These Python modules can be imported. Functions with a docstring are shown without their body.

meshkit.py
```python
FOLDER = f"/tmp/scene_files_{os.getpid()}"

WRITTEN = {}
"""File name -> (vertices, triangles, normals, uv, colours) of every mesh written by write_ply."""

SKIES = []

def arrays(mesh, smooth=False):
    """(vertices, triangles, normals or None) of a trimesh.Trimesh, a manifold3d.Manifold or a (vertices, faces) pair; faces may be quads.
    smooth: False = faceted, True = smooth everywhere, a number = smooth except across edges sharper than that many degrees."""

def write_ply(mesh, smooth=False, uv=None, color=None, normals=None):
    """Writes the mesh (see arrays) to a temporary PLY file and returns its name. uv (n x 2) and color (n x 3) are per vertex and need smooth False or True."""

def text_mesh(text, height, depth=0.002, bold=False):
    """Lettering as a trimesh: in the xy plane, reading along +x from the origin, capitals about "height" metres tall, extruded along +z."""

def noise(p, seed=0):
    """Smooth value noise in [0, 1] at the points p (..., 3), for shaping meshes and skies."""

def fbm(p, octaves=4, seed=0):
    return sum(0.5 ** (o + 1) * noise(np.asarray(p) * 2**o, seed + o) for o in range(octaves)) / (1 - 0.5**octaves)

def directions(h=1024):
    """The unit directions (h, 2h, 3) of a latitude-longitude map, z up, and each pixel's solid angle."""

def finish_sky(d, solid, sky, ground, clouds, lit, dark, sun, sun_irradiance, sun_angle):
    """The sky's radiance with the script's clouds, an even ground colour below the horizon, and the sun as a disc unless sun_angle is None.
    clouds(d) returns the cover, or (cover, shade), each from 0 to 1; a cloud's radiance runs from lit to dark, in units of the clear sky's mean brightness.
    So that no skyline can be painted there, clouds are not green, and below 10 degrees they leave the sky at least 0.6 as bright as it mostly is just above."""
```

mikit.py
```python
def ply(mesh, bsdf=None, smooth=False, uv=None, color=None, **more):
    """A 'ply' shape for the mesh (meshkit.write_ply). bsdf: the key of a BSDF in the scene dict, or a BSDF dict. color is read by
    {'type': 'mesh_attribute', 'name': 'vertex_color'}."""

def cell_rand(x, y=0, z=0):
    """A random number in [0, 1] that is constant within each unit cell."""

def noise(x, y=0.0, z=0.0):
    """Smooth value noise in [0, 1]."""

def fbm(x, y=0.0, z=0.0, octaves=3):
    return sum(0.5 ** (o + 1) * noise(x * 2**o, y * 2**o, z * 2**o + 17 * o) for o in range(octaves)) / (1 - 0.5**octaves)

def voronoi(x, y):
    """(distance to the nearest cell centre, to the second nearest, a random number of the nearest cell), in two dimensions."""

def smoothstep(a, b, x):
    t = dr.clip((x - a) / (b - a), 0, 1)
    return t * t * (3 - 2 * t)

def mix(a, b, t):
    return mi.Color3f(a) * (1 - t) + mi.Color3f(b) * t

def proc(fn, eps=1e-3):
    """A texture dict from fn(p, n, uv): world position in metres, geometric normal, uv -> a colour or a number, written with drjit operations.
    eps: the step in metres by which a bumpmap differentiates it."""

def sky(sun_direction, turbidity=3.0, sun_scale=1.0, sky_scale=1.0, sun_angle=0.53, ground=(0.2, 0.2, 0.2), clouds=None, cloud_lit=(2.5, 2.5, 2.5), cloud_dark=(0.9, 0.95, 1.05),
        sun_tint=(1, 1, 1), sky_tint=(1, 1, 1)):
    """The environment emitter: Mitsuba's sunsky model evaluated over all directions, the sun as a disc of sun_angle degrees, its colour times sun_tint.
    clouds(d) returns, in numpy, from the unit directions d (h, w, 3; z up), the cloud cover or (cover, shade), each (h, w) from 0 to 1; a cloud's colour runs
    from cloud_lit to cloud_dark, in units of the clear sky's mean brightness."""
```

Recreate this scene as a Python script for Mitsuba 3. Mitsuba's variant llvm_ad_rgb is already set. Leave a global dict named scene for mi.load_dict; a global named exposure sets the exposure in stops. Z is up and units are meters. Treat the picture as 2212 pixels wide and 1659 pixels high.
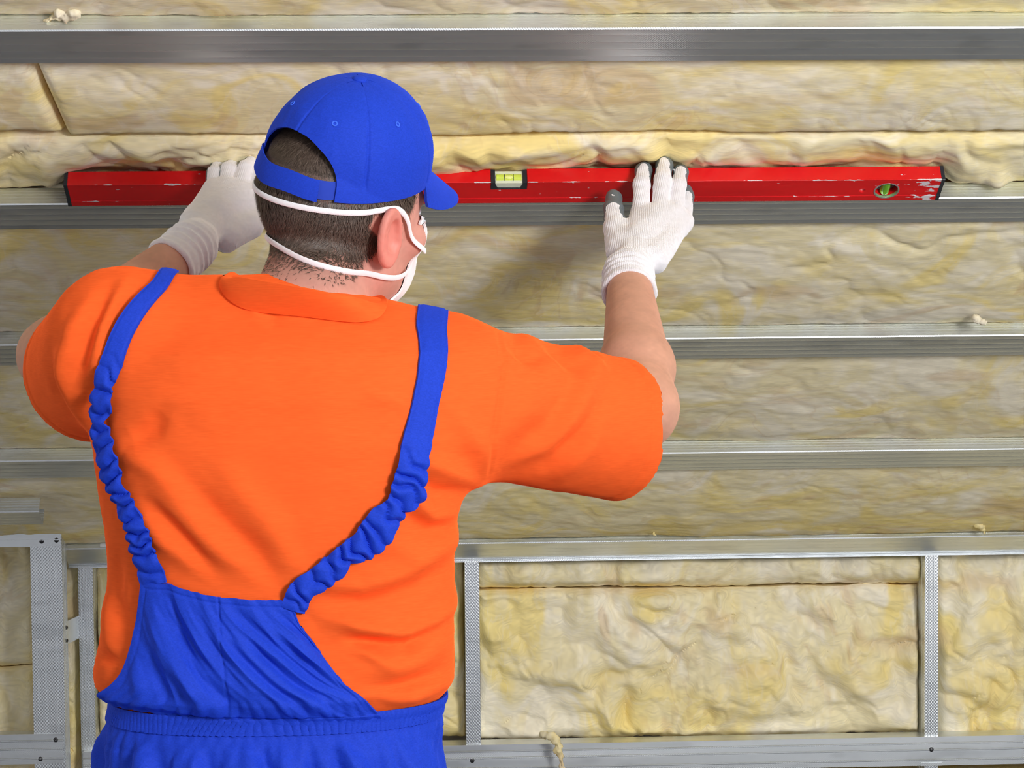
import math, random
import numpy as np, trimesh, manifold3d as m3
import shapely.geometry as sg
import mitsuba as mi, mikit, meshkit
import drjit as dr

# ------------------------------------------------------------------ camera, light, exposure
T = mi.ScalarTransform4f
PITCH, ROLL, YAW, FPX = math.radians(3.24), math.radians(-0.47), math.radians(2.6), 4695.0
EYE = np.array([0.0, 0.0, 1.53])


def camera_axes(p, r, y):
    fwd = np.array([math.sin(y) * math.cos(p), math.cos(y) * math.cos(p), -math.sin(p)])
    right = np.array([math.cos(y), -math.sin(y), 0.0])
    up = np.cross(right, fwd)
    return math.cos(r) * right + math.sin(r) * up, -math.sin(r) * right + math.cos(r) * up, fwd


RT, UP, FW = camera_axes(PITCH, ROLL, YAW)
exposure = 0.15
scene, labels = {}, {}
scene['camera'] = {'type': 'perspective', 'fov': math.degrees(2 * math.atan(1106 / FPX)), 'fov_axis': 'x',
                   'near_clip': 0.05, 'far_clip': 50.0,
                   'to_world': T().look_at(origin=EYE.tolist(), target=(EYE + FW).tolist(), up=UP.tolist())}
# daylight that fills the open room behind the camera
scene['room_light'] = {'type': 'constant', 'radiance': {'type': 'rgb', 'value': [0.51, 0.515, 0.54]}}
# the photographer's softbox, high on the right behind the camera
LAMP_AT, LAMP_TO, LAMP_SIZE, LAMP_POWER = np.array([1.5, -0.1, 1.95]), np.array([0.0, 2.9, 1.45]), (0.32, 0.32), 60.0


def at(px, py, Y):
    """The point of the plane y = Y that stands at this pixel of the 2212 x 1659 frame."""
    d = FW + RT * ((px - 1106) / FPX) + UP * ((829.5 - py) / FPX)
    return EYE + d * (Y / d[1])


# ------------------------------------------------------------------ helpers
def unit(v):
    v = np.asarray(v, float)
    return v / np.maximum(np.linalg.norm(v, axis=-1, keepdims=True), 1e-12)


def add(key, mesh, bsdf, smooth=30, **kw):
    """One entry of the scene; a taken key goes on as key_001, key_002."""
    base, i = key, 0
    while key in scene:
        i += 1
        key = f'{base}_{i:03d}'
    scene[key] = mikit.ply(mesh, bsdf, smooth, **kw)
    return key


GROUPS = {'insulation': 'mineral wool batts', 'metal profile': 'galvanised profiles on the slope', 'metal stud': 'galvanised studs', 'metal rail': 'galvanised rails'}


def tag(key, label=None, cat=None, group=None, kind=None):
    group = group or GROUPS.get(cat)
    d = labels.setdefault(key, {})
    for k, v in (('label', label), ('category', cat), ('group', group), ('kind', kind)):
        if v:
            d[k] = v
    return key


def box(x0, x1, y0, y1, z0, z1):
    m = trimesh.creation.box(extents=(x1 - x0, y1 - y0, z1 - z0))
    m.apply_translation(((x0 + x1) / 2, (y0 + y1) / 2, (z0 + z1) / 2))
    return m


def cat(ms):
    return trimesh.util.concatenate(ms)


def tri(m):
    return trimesh.Trimesh(m.to_mesh().vert_properties[:, :3], m.to_mesh().tri_verts, process=False)


def frame(mesh, o, ex, ey, ez):
    """Moves a mesh from local axes to world axes."""
    M = np.eye(4)
    M[:3, 0], M[:3, 1], M[:3, 2], M[:3, 3] = ex, ey, ez, o
    m = mesh.copy()
    m.apply_transform(M)
    return m


def grid_faces(n, m, wrap=False):
    """Quads of an n x m grid as triangles (wrap: the first index closes)."""
    i, j = np.meshgrid(np.arange(n if wrap else n - 1), np.arange(m - 1), indexing='ij')
    a, b = i * m + j, ((i + 1) % n) * m + j
    q = np.stack([a, b, b + 1, a + 1], -1).reshape(-1, 4)
    return np.vstack([q[:, [0, 1, 2]], q[:, [0, 2, 3]]])


def thicken(V, F, t, N=None):
    """Closes an open sheet: its outer side at V, its inner side t below, walls along the border."""
    V, F = np.asarray(V, float), np.asarray(F)
    if N is None:
        N = np.array(trimesh.Trimesh(V, F, process=False).vertex_normals)
    n = len(V)
    e = np.sort(F[:, [0, 1, 1, 2, 2, 0]].reshape(-1, 2), 1)
    d = F[:, [0, 1, 1, 2, 2, 0]].reshape(-1, 2)
    _, inv, cnt = np.unique(e, axis=0, return_inverse=True, return_counts=True)
    b = d[cnt[inv.ravel()] == 1]
    walls = np.vstack([np.stack([b[:, 1], b[:, 0], b[:, 0] + n], 1), np.stack([b[:, 1], b[:, 0] + n, b[:, 1] + n], 1)])
    return trimesh.Trimesh(np.vstack([V, V - N * t]), np.vstack([F, F[:, ::-1] + n, walls]), process=False)


def resample(pts, n):
    pts = np.asarray(pts, float)
    s = np.r_[0, np.cumsum(np.linalg.norm(np.diff(pts, axis=0), axis=1))]
    from scipy.interpolate import PchipInterpolator
    return PchipInterpolator(s, pts)(np.linspace(0, s[-1], n))


def tube(path, r, k=10):
    """A round tube along a path; r a number or one per point; domed ends."""
    P = np.asarray(path, float)
    R = np.broadcast_to(np.asarray(r, float), len(P))
    t = unit(np.gradient(P, axis=0))
    ref = np.array([0, 0, 1.0]) if abs(t[0][2]) < .9 else np.array([1.0, 0, 0])
    rings = []
    for p, d, rr in zip(P, t, R):
        a = unit(np.cross(d, ref)); ref = np.cross(a, d)
        ang = np.arange(k) * 2 * np.pi / k
        rings.append(p + rr * (np.cos(ang)[:, None] * a + np.sin(ang)[:, None] * ref))
    V = np.vstack(rings + [P[:1] - t[:1] * R[0] * .5, P[-1:] + t[-1:] * R[-1] * .5])
    n = len(P)
    F = []
    for i in range(n - 1):
        for j in range(k):
            a, b = i * k + j, i * k + (j + 1) % k
            F += [[a, b, b + k], [a, b + k, a + k]]
    for j in range(k):
        F += [[(j + 1) % k, j, n * k], [(n - 1) * k + j, (n - 1) * k + (j + 1) % k, n * k + 1]]
    m = trimesh.Trimesh(V, F, process=False)
    m.fix_normals()
    return m


# ---- signed distances
def rcone(p, a, b, ra, rb):
    a, b = np.asarray(a, float), np.asarray(b, float)
    ba = b - a
    t = np.clip((p - a) @ ba / (ba @ ba), 0, 1)
    return np.linalg.norm(p - a - t[:, None] * ba, axis=1) - (ra + (rb - ra) * t)


def ellip(p, c, r):
    q = p - np.asarray(c, float)
    r = np.asarray(r, float)
    k0 = np.linalg.norm(q / r, axis=1)
    k1 = np.linalg.norm(q / r ** 2, axis=1)
    return k0 * (k0 - 1) / np.maximum(k1, 1e-9)


def smin(a, b, k):
    h = np.clip(0.5 + 0.5 * (b - a) / k, 0, 1)
    return b * (1 - h) + a * h - k * h * (1 - h)


def smax(a, b, k):
    return -smin(-a, -b, k)


def sdf_mesh(f, lo, hi, h, c=5):
    """Surface nets of f < 0; f is sampled finely only near the surface."""
    lo = np.asarray(lo, float)
    n = (np.ceil((np.asarray(hi, float) - lo) / (h * c)).astype(int)) * c
    nc = n // c
    ax = [lo[k] + (np.arange(nc[k]) + .5) * h * c for k in range(3)]
    P = np.stack(np.meshgrid(*ax, indexing='ij'), -1).reshape(-1, 3)
    dc = np.concatenate([f(P[i:i + 200000]) for i in range(0, len(P), 200000)]).reshape(nc)
    near = np.abs(dc) < h * c * 1.9
    D = np.where(dc < 0, -1.0, 1.0).astype(np.float32).repeat(c, 0).repeat(c, 1).repeat(c, 2)
    idx = np.argwhere(near.repeat(c, 0).repeat(c, 1).repeat(c, 2))
    vals = np.concatenate([f(lo + (idx[i:i + 200000] + .5) * h) for i in range(0, len(idx), 200000)])
    D[tuple(idx.T)] = vals
    ins = D < 0
    cells = np.zeros(np.array(D.shape) - 1, bool)
    first = ins[:-1, :-1, :-1]
    for a in np.ndindex(2, 2, 2):
        cells |= ins[a[0]:D.shape[0] - 1 + a[0], a[1]:D.shape[1] - 1 + a[1], a[2]:D.shape[2] - 1 + a[2]] != first
    C = np.argwhere(cells)
    num = -np.ones(cells.shape, np.int64)
    num[tuple(C.T)] = np.arange(len(C))
    acc, cnt = np.zeros((len(C), 3)), np.zeros(len(C))
    for axis in range(3):
        o = [k for k in range(3) if k != axis]
        for a in (0, 1):
            for b in (0, 1):
                s = np.zeros(3, int); s[o[0]], s[o[1]] = a, b
                e = s.copy(); e[axis] = 1
                v0, v1 = D[tuple((C + s).T)], D[tuple((C + e).T)]
                x = (v0 < 0) != (v1 < 0)
                t = np.where(x, v0 / np.where(x, v0 - v1, 1), 0)
                q = s + t[:, None] * (e - s)
                acc += np.where(x[:, None], q, 0); cnt += x
    V = lo + (C + acc / cnt[:, None] + .5) * h
    F = []
    for axis in range(3):
        o = [(axis + 1) % 3, (axis + 2) % 3]
        sl0 = [slice(1, -1)] * 3; sl0[axis] = slice(0, -1)
        sl1 = list(sl0); sl1[axis] = slice(1, None)
        s0, s1 = ins[tuple(sl0)], ins[tuple(sl1)]
        E = np.argwhere(s0 != s1)
        flip = s0[tuple(E.T)]
        base = E.copy(); base[:, o[0]] += 1; base[:, o[1]] += 1
        u, v = np.zeros(3, int), np.zeros(3, int); u[o[0]] = 1; v[o[1]] = 1
        q = np.stack([num[tuple((base - u - v).T)], num[tuple((base - v).T)], num[tuple(base.T)], num[tuple((base - u).T)]], 1)
        q = np.where(flip[:, None], q, q[:, ::-1])
        F.append(q)
    q = np.vstack(F)
    m = trimesh.Trimesh(V, np.vstack([q[:, [0, 1, 2]], q[:, [0, 2, 3]]]), process=False)
    from scipy.sparse import coo_matrix
    e = m.edges_unique
    A = coo_matrix((np.ones(2 * len(e)), (np.r_[e[:, 0], e[:, 1]], np.r_[e[:, 1], e[:, 0]])), shape=(len(V), len(V))).tocsr()
    deg = np.maximum(np.asarray(A.sum(1)), 1)
    v = V.copy()
    for _ in range(4):
        v = v + .5 * (A @ v / deg - v)
        v = v - .52 * (A @ v / deg - v)
    m.vertices = v
    return m


def gradient(f, P, e=1e-3):
    return unit(np.stack([f(P + e * np.eye(3)[k]) - f(P - e * np.eye(3)[k]) for k in range(3)], 1))


def drape(f, pix, y0=1.9, y1=2.45):
    """Where the sight lines of these pixels first meet the body f (or pass nearest to it)."""
    pix = np.atleast_2d(pix)
    a, b = np.array([at(x, y, y0) for x, y in pix]), np.array([at(x, y, y1) for x, y in pix])
    L = np.linalg.norm(b - a, axis=1)
    d = (b - a) / L[:, None]
    t = np.zeros(len(a)); best = np.full(len(a), 9.0); tb = t.copy()
    for _ in range(90):
        v = f(a + d * t[:, None])
        w = v < best
        best, tb = np.where(w, v, best), np.where(w, t, tb)
        t = np.minimum(t + np.maximum(v * .8, 0) + np.where(v > .0006, .0002, 0), L)
    P = a + d * tb[:, None]
    return P, gradient(f, P, 2e-3)


# ------------------------------------------------------------------ materials
def ref(k):
    return {'type': 'ref', 'id': k}


def rgb(*c):
    return {'type': 'rgb', 'value': list(c)}


PHI = math.radians(33.78)
CS = np.array([0.0, math.cos(PHI), -math.sin(PHI)])        # down the roof slope
NS = np.array([0.0, -math.sin(PHI), -math.cos(PHI)])       # out of the slope, into the room


def wool_colour(p, n, uv):
    s = p.y * math.cos(PHI) - p.z * math.sin(PHI)
    x = p.x
    wx = mikit.noise(x * 7, s * 7, 3.1) - .5
    wz = mikit.noise(x * 11, s * 13, 8.4) - .5
    big = mikit.fbm(x * 5 + wx * 3, s * 8 + wz * 3, p.z * 3, 4)
    mid = mikit.fbm(x * 22 + wx * 8, s * 34 + wz * 8, p.z * 9, 4)
    fib = mikit.noise(x * 90 + wz * 9, s * 700, p.z * 40)
    white = mikit.smoothstep(.44, .62, big * .55 + mid * .45)
    yellow = mikit.smoothstep(.42, .74, mikit.fbm(x * 9 - wx * 4, s * 17 + wz * 5, 7.7 + p.z * 5, 4))
    c = mikit.mix((.84, .745, .475), (.91, .845, .68), white * .85)
    c = mikit.mix(c, (.87, .70, .25), yellow * .80)
    tan = mikit.smoothstep(.60, .75, mikit.fbm(x * 12 + wx * 6, s * 15 + 5, 2.2 + p.z * 8, 3))
    c = mikit.mix(c, (.66, .45, .25), tan * .40)
    n1 = mikit.fbm(x * 10 + wx * 5, s * 13 + wz * 5, p.z * 7 + 3, 4)
    line = mikit.smoothstep(.90, .995, 1 - dr.abs(2 * n1 - 1)) * mikit.smoothstep(.45, .65, mikit.noise(x * 6, s * 8, p.z * 5))
    c = mikit.mix(c, (.58, .40, .20), line * .22)
    n2 = mikit.fbm(x * 17 - wz * 7, s * 26 + wx * 7, p.z * 11 + 9, 4)
    wisp = mikit.smoothstep(.92, .99, 1 - dr.abs(2 * n2 - 1))
    c = mikit.mix(c, (.92, .88, .80), wisp * .14)
    return c * (.90 + .20 * fib)


def metal_colour(p, n, uv):
    a = mikit.noise(p.x * 3, p.z * 60, p.y * 60)
    b = mikit.smoothstep(.55, .8, mikit.fbm(p.x * 14, p.z * 40, p.y * 40, 3))
    return mikit.mix((.72, .765, .79), (.80, .84, .865), a) * (1 - .15 * b)


def knurl(p, n, uv):
    q = (p.z * .8 - p.y * .6)
    u = dr.sin((p.x + q) * 2 * math.pi / .0032)
    return .00006 * u * mikit.smoothstep(.35, .6, mikit.noise(p.x * .9, q * 90, 4.2))


def red_colour(p, n, uv):
    s = p.y * math.cos(PHI) - p.z * math.sin(PHI)
    m = p.y * -math.sin(PHI) - p.z * math.cos(PHI)
    f = mikit.fbm(p.x * 90, s * 230, m * 230, 4)
    front = dr.exp(-dr.square((m - LEV_M0) / .0016))
    wear = mikit.smoothstep(.655, .716, p.x) * .21 * (.35 + .65 * front)
    edge = dr.exp(-dr.square((s - LEV_S0) / .0010)) * .36 * mikit.smoothstep(.42, .62, mikit.noise(p.x * 28, 3.0, 1.0))
    edge += dr.exp(-dr.square((s - LEV_S0 - .0385) / .0010)) * .27 * mikit.smoothstep(.5, .7, mikit.noise(p.x * 22, 9.0, 1.0))
    edge = edge * front
    chip = mikit.smoothstep(.80, .83, f + wear + edge)
    base = mikit.mix((.72, .007, .010), (.60, .005, .008), mikit.noise(p.x * 9, s * 60, 1))
    return mikit.mix(base, (.66, .60, .62), chip)


def cloth_bump(p, n, uv):
    return .00025 * mikit.noise(p.x * 900, p.y * 900, p.z * 900)


def orange_colour(p, n, uv):
    f = mikit.noise(p.x * 130, p.y * 130, p.z * 900)
    return mikit.mix((.84, .105, .018), (.92, .128, .024), f)


def blue_colour(p, n, uv):
    f = mikit.noise(p.x * 800, p.y * 800, p.z * 800)
    return mikit.mix((.008, .038, .44), (.012, .052, .54), f)


def glove_colour(p, n, uv):
    f = mikit.noise(p.x * 300, p.y * 300, p.z * 300)
    return mikit.mix((.76, .74, .77), (.82, .80, .83), f)


Y1, Z1, DS = 2.723, 1.53 + 0.288, 0.3684
LEV_S0 = (Y1 * math.cos(PHI) - Z1 * math.sin(PHI)) + DS - .049
LEV_M0 = -Y1 * math.sin(PHI) - Z1 * math.cos(PHI) + .0035
scene['wool'] = {'type': 'twosided', 'bsdf': {'type': 'diffuse', 'reflectance': mikit.proc(wool_colour)}}
scene['zinc'] = {'type': 'bumpmap', 'arbitrary': mikit.proc(knurl, 2e-4), 'scale': 1.0,
                 'bsdf': {'type': 'principled', 'base_color': mikit.proc(metal_colour), 'metallic': .90, 'roughness': .37, 'specular': .5}}
scene['zinc_knurled'] = {'type': 'bumpmap', 'arbitrary': mikit.proc(lambda p, n, uv: .00012 * dr.sin((p.x + p.y * .7) * 2 * math.pi / .0052) * dr.sin(p.z * 2 * math.pi / .0060), 3e-4), 'scale': 1.0,
                         'bsdf': {'type': 'principled', 'base_color': mikit.proc(metal_colour), 'metallic': .90, 'roughness': .34, 'specular': .5}}
scene['red_paint'] = {'type': 'principled', 'base_color': mikit.proc(red_colour), 'roughness': .32, 'specular': .5, 'clearcoat': .3, 'clearcoat_gloss': .8}
scene['orange_cotton'] = {'type': 'principled', 'base_color': mikit.proc(orange_colour), 'roughness': .9, 'specular': .1, 'sheen': .25, 'sheen_tint': .8}
scene['blue_twill'] = {'type': 'principled', 'base_color': mikit.proc(blue_colour), 'roughness': .75, 'specular': .2, 'sheen': .35, 'sheen_tint': 1.0}
scene['blue_thread'] = {'type': 'principled', 'base_color': rgb(.03, .12, .75), 'roughness': .7}
scene['blue_webbing'] = {'type': 'principled', 'base_color': rgb(.012, .045, .42), 'roughness': .85}
scene['knit'] = {'type': 'bumpmap', 'arbitrary': mikit.proc(lambda p, n, uv: .00022 * dr.sin((p.x * .95 - p.z * .25) * 2 * math.pi / .0024), 2e-4), 'scale': 1.0, 'bsdf': {'type': 'principled', 'base_color': mikit.proc(glove_colour), 'roughness': .9, 'specular': .1, 'sheen': .2}}
scene['coating'] = {'type': 'principled', 'base_color': rgb(.13, .155, .17), 'roughness': .42, 'specular': .45}
scene['black_plastic'] = {'type': 'principled', 'base_color': rgb(.018, .022, .03), 'roughness': .4}
scene['screw_black'] = {'type': 'principled', 'base_color': rgb(.02, .02, .022), 'roughness': .35, 'specular': .6}
scene['vial'] = {'type': 'principled', 'base_color': rgb(.62, .78, .10), 'roughness': .12, 'specular': .6}
scene['vial_green'] = {'type': 'principled', 'base_color': rgb(.16, .42, .03), 'roughness': .12, 'specular': .6}
scene['vial_clear'] = {'type': 'principled', 'base_color': rgb(.70, .76, .60), 'roughness': .12, 'specular': .6}
scene['vial_bubble'] = {'type': 'principled', 'base_color': rgb(.85, .93, .30), 'roughness': .1, 'specular': .7}
scene['white_elastic'] = {'type': 'principled', 'base_color': rgb(.80, .79, .82), 'roughness': .8}
scene['mask_fabric'] = {'type': 'principled', 'base_color': rgb(.82, .82, .84), 'roughness': .85}
scene['skin'] = {'type': 'principled', 'base_color': {'type': 'mesh_attribute', 'name': 'vertex_color'}, 'roughness': .5, 'specular': .35}
scene['hair'] = {'type': 'twosided', 'bsdf': {'type': 'principled', 'base_color': {'type': 'mesh_attribute', 'name': 'vertex_color'}, 'roughness': .5, 'specular': .4}}
scene['concrete'] = {'type': 'diffuse', 'reflectance': mikit.proc(lambda p, n, uv: mikit.mix((.065, .065, .07), (.11, .11, .115), mikit.fbm(p.x * 4, p.y * 4, 0, 4)))}
scene['plaster'] = {'type': 'diffuse', 'reflectance': rgb(.45, .42, .36)}
scene['shoe_leather'] = {'type': 'principled', 'base_color': rgb(.03, .025, .02), 'roughness': .5}
scene['paper'] = {'type': 'principled', 'base_color': rgb(.75, .75, .78), 'roughness': .5}
scene['lamp_cloth'] = {'type': 'diffuse', 'reflectance': rgb(.8, .8, .8)}

# ------------------------------------------------------------------ room
XW = 2.3                                                    # half the length of wall that is built
P = [np.array([0, Y1, Z1]) + i * DS * CS for i in range(-4, 4)]
P = {i + 1: p for i, p in zip(range(-4, 4), P)}             # P[1] is the uppermost profile in view
KY, KZ = 3.949, 1.53 - 0.515                                # the corner of the lowest profile
P[5] = np.array([0, KY, KZ])
tag(add('floor', box(-XW, XW, -2.5, 4.6, -.1, 0), 'concrete', False), kind='structure')
tag(add('wall_back', box(-XW, XW, 4.25, 4.45, 0, 1.35), 'plaster', False), kind='structure')
# the roof boarding over the insulation
o = P[5] - NS * .19 + CS * .25
slab = box(-XW, XW, -3.4, 0, -.02, .06)
M = np.eye(4); M[:3, 0], M[:3, 1], M[:3, 2], M[:3, 3] = [1, 0, 0], CS, -NS, o
slab.apply_transform(M)
tag(add('ceiling', slab, 'plaster', False), kind='structure')

# the softbox
lf = unit(LAMP_TO - LAMP_AT); lr = unit(np.cross(lf, [0, 0, 1])); lu = np.cross(lr, lf)
a, b = LAMP_SIZE
face = trimesh.Trimesh([LAMP_AT + lr * x * a + lu * y * b for x, y in ((-1, -1), (1, -1), (1, 1), (-1, 1))], [[0, 2, 1], [0, 3, 2]], process=False)
if face.face_normals[0] @ lf < 0:
    face.invert()
scene['softbox__diffuser'] = {**mikit.ply(face, 'lamp_cloth'), 'emitter': {'type': 'area', 'radiance': rgb(*(LAMP_POWER * np.array([1.0, .985, .97])))}}
shell = trimesh.Trimesh([LAMP_AT + lr * x * a * s + lu * y * b * s - lf * d for s, d in ((1, .004), (.3, .3)) for x, y in ((-1, -1), (1, -1), (1, 1), (-1, 1))],
                        [[0, 1, 5], [0, 5, 4], [1, 2, 6], [1, 6, 5], [2, 3, 7], [2, 7, 6], [3, 0, 4], [3, 4, 7], [4, 5, 6], [4, 6, 7], [0, 2, 1], [0, 3, 2]], process=False)
shell.fix_normals()
add('softbox__shell', shell, 'black_plastic', False)
top = LAMP_AT - lf * .2
add('softbox__stand', cat([tube([[top[0], top[1], .3], top], .014)] + [tube([[top[0], top[1], .45], [top[0] + .4 * math.cos(q), top[1] + .4 * math.sin(q), .012]], .011) for q in (.3, 2.4, 4.5)]), 'black_plastic')
tag('softbox', 'photographic softbox lamp on a black tripod stand behind the camera', 'lamp')


# ---- insulation
L0, L1 = -.467, .733                                        # the ends of the spirit level
def worley(u, v, n, box_, seed):
    from scipy.spatial import cKDTree
    r = np.random.default_rng(seed)
    pts = np.stack([r.uniform(box_[0], box_[1], n), r.uniform(box_[2], box_[3], n)], 1)
    d, _ = cKDTree(pts).query(np.stack([u.ravel(), v.ravel()], 1), k=2)
    return d[:, 0].reshape(u.shape), (d[:, 1] - d[:, 0]).reshape(u.shape)


def wool_height(u, v, seed, lump):
    """Relief of torn mineral wool over (u along, v down), metres."""
    p3 = lambda a, b, c: np.stack([u * a, v * b, np.full_like(u, c + seed * 7.3)], -1)
    wu = (meshkit.fbm(p3(9, 9, 1), 3) - .5) * .12
    wv = (meshkit.fbm(p3(9, 9, 5), 3) - .5) * .12
    h = (meshkit.fbm(p3(3.2, 4, 2), 3) - .5) * .022
    h += (meshkit.fbm(p3(14, 26, 3), 4) - .5) * (.004 + .012 * lump)
    for f, amp, k in ((6, .007, 3.1), (13, .0035, 5.7)):
        r = 1 - np.abs(2 * meshkit.fbm(np.stack([(u + wu) * f, (v + wv * 1.2) * f, np.full_like(u, seed * k)], -1), 3) - 1)
        crease = np.clip((r - .82) / .18, 0, 1) ** 2
        mask = np.clip((meshkit.fbm(p3(2.6, 4, 9 + k), 2) - .52) * 6, 0, 1)
        h -= crease * amp * (mask * .45 + lump * 1.5)
        step = np.clip((meshkit.fbm(np.stack([(u + wu * 1.5) * f * .8, (v + wv * 1.5) * f * .8, np.full_like(u, seed * k + 3)], -1), 3) - .5) * 14, -1, 1)
        h += step * amp * 1.0 * lump                        # torn flaps lying over one another
    if lump > 0:
        bx = (u.min() - .1, u.max() + .1, v.min() - .1, v.max() + .1)
        area = (bx[1] - bx[0]) * (bx[3] - bx[2])
        f1, e = worley(u + wu * 1.6, v + wv * 1.6, int(area * 110), bx, seed + 50)
        h += lump * .022 * np.exp(-(f1 / .045) ** 2)
        f1, e = worley(u + wu * 1.2, v * .8 + wv * 1.2, int(area * 600), bx, seed + 90)
        h += lump * .006 * np.exp(-(f1 / .02) ** 2)
    h += (meshkit.noise(p3(55, 140, 4)) - .5) * .0016
    return h


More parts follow.
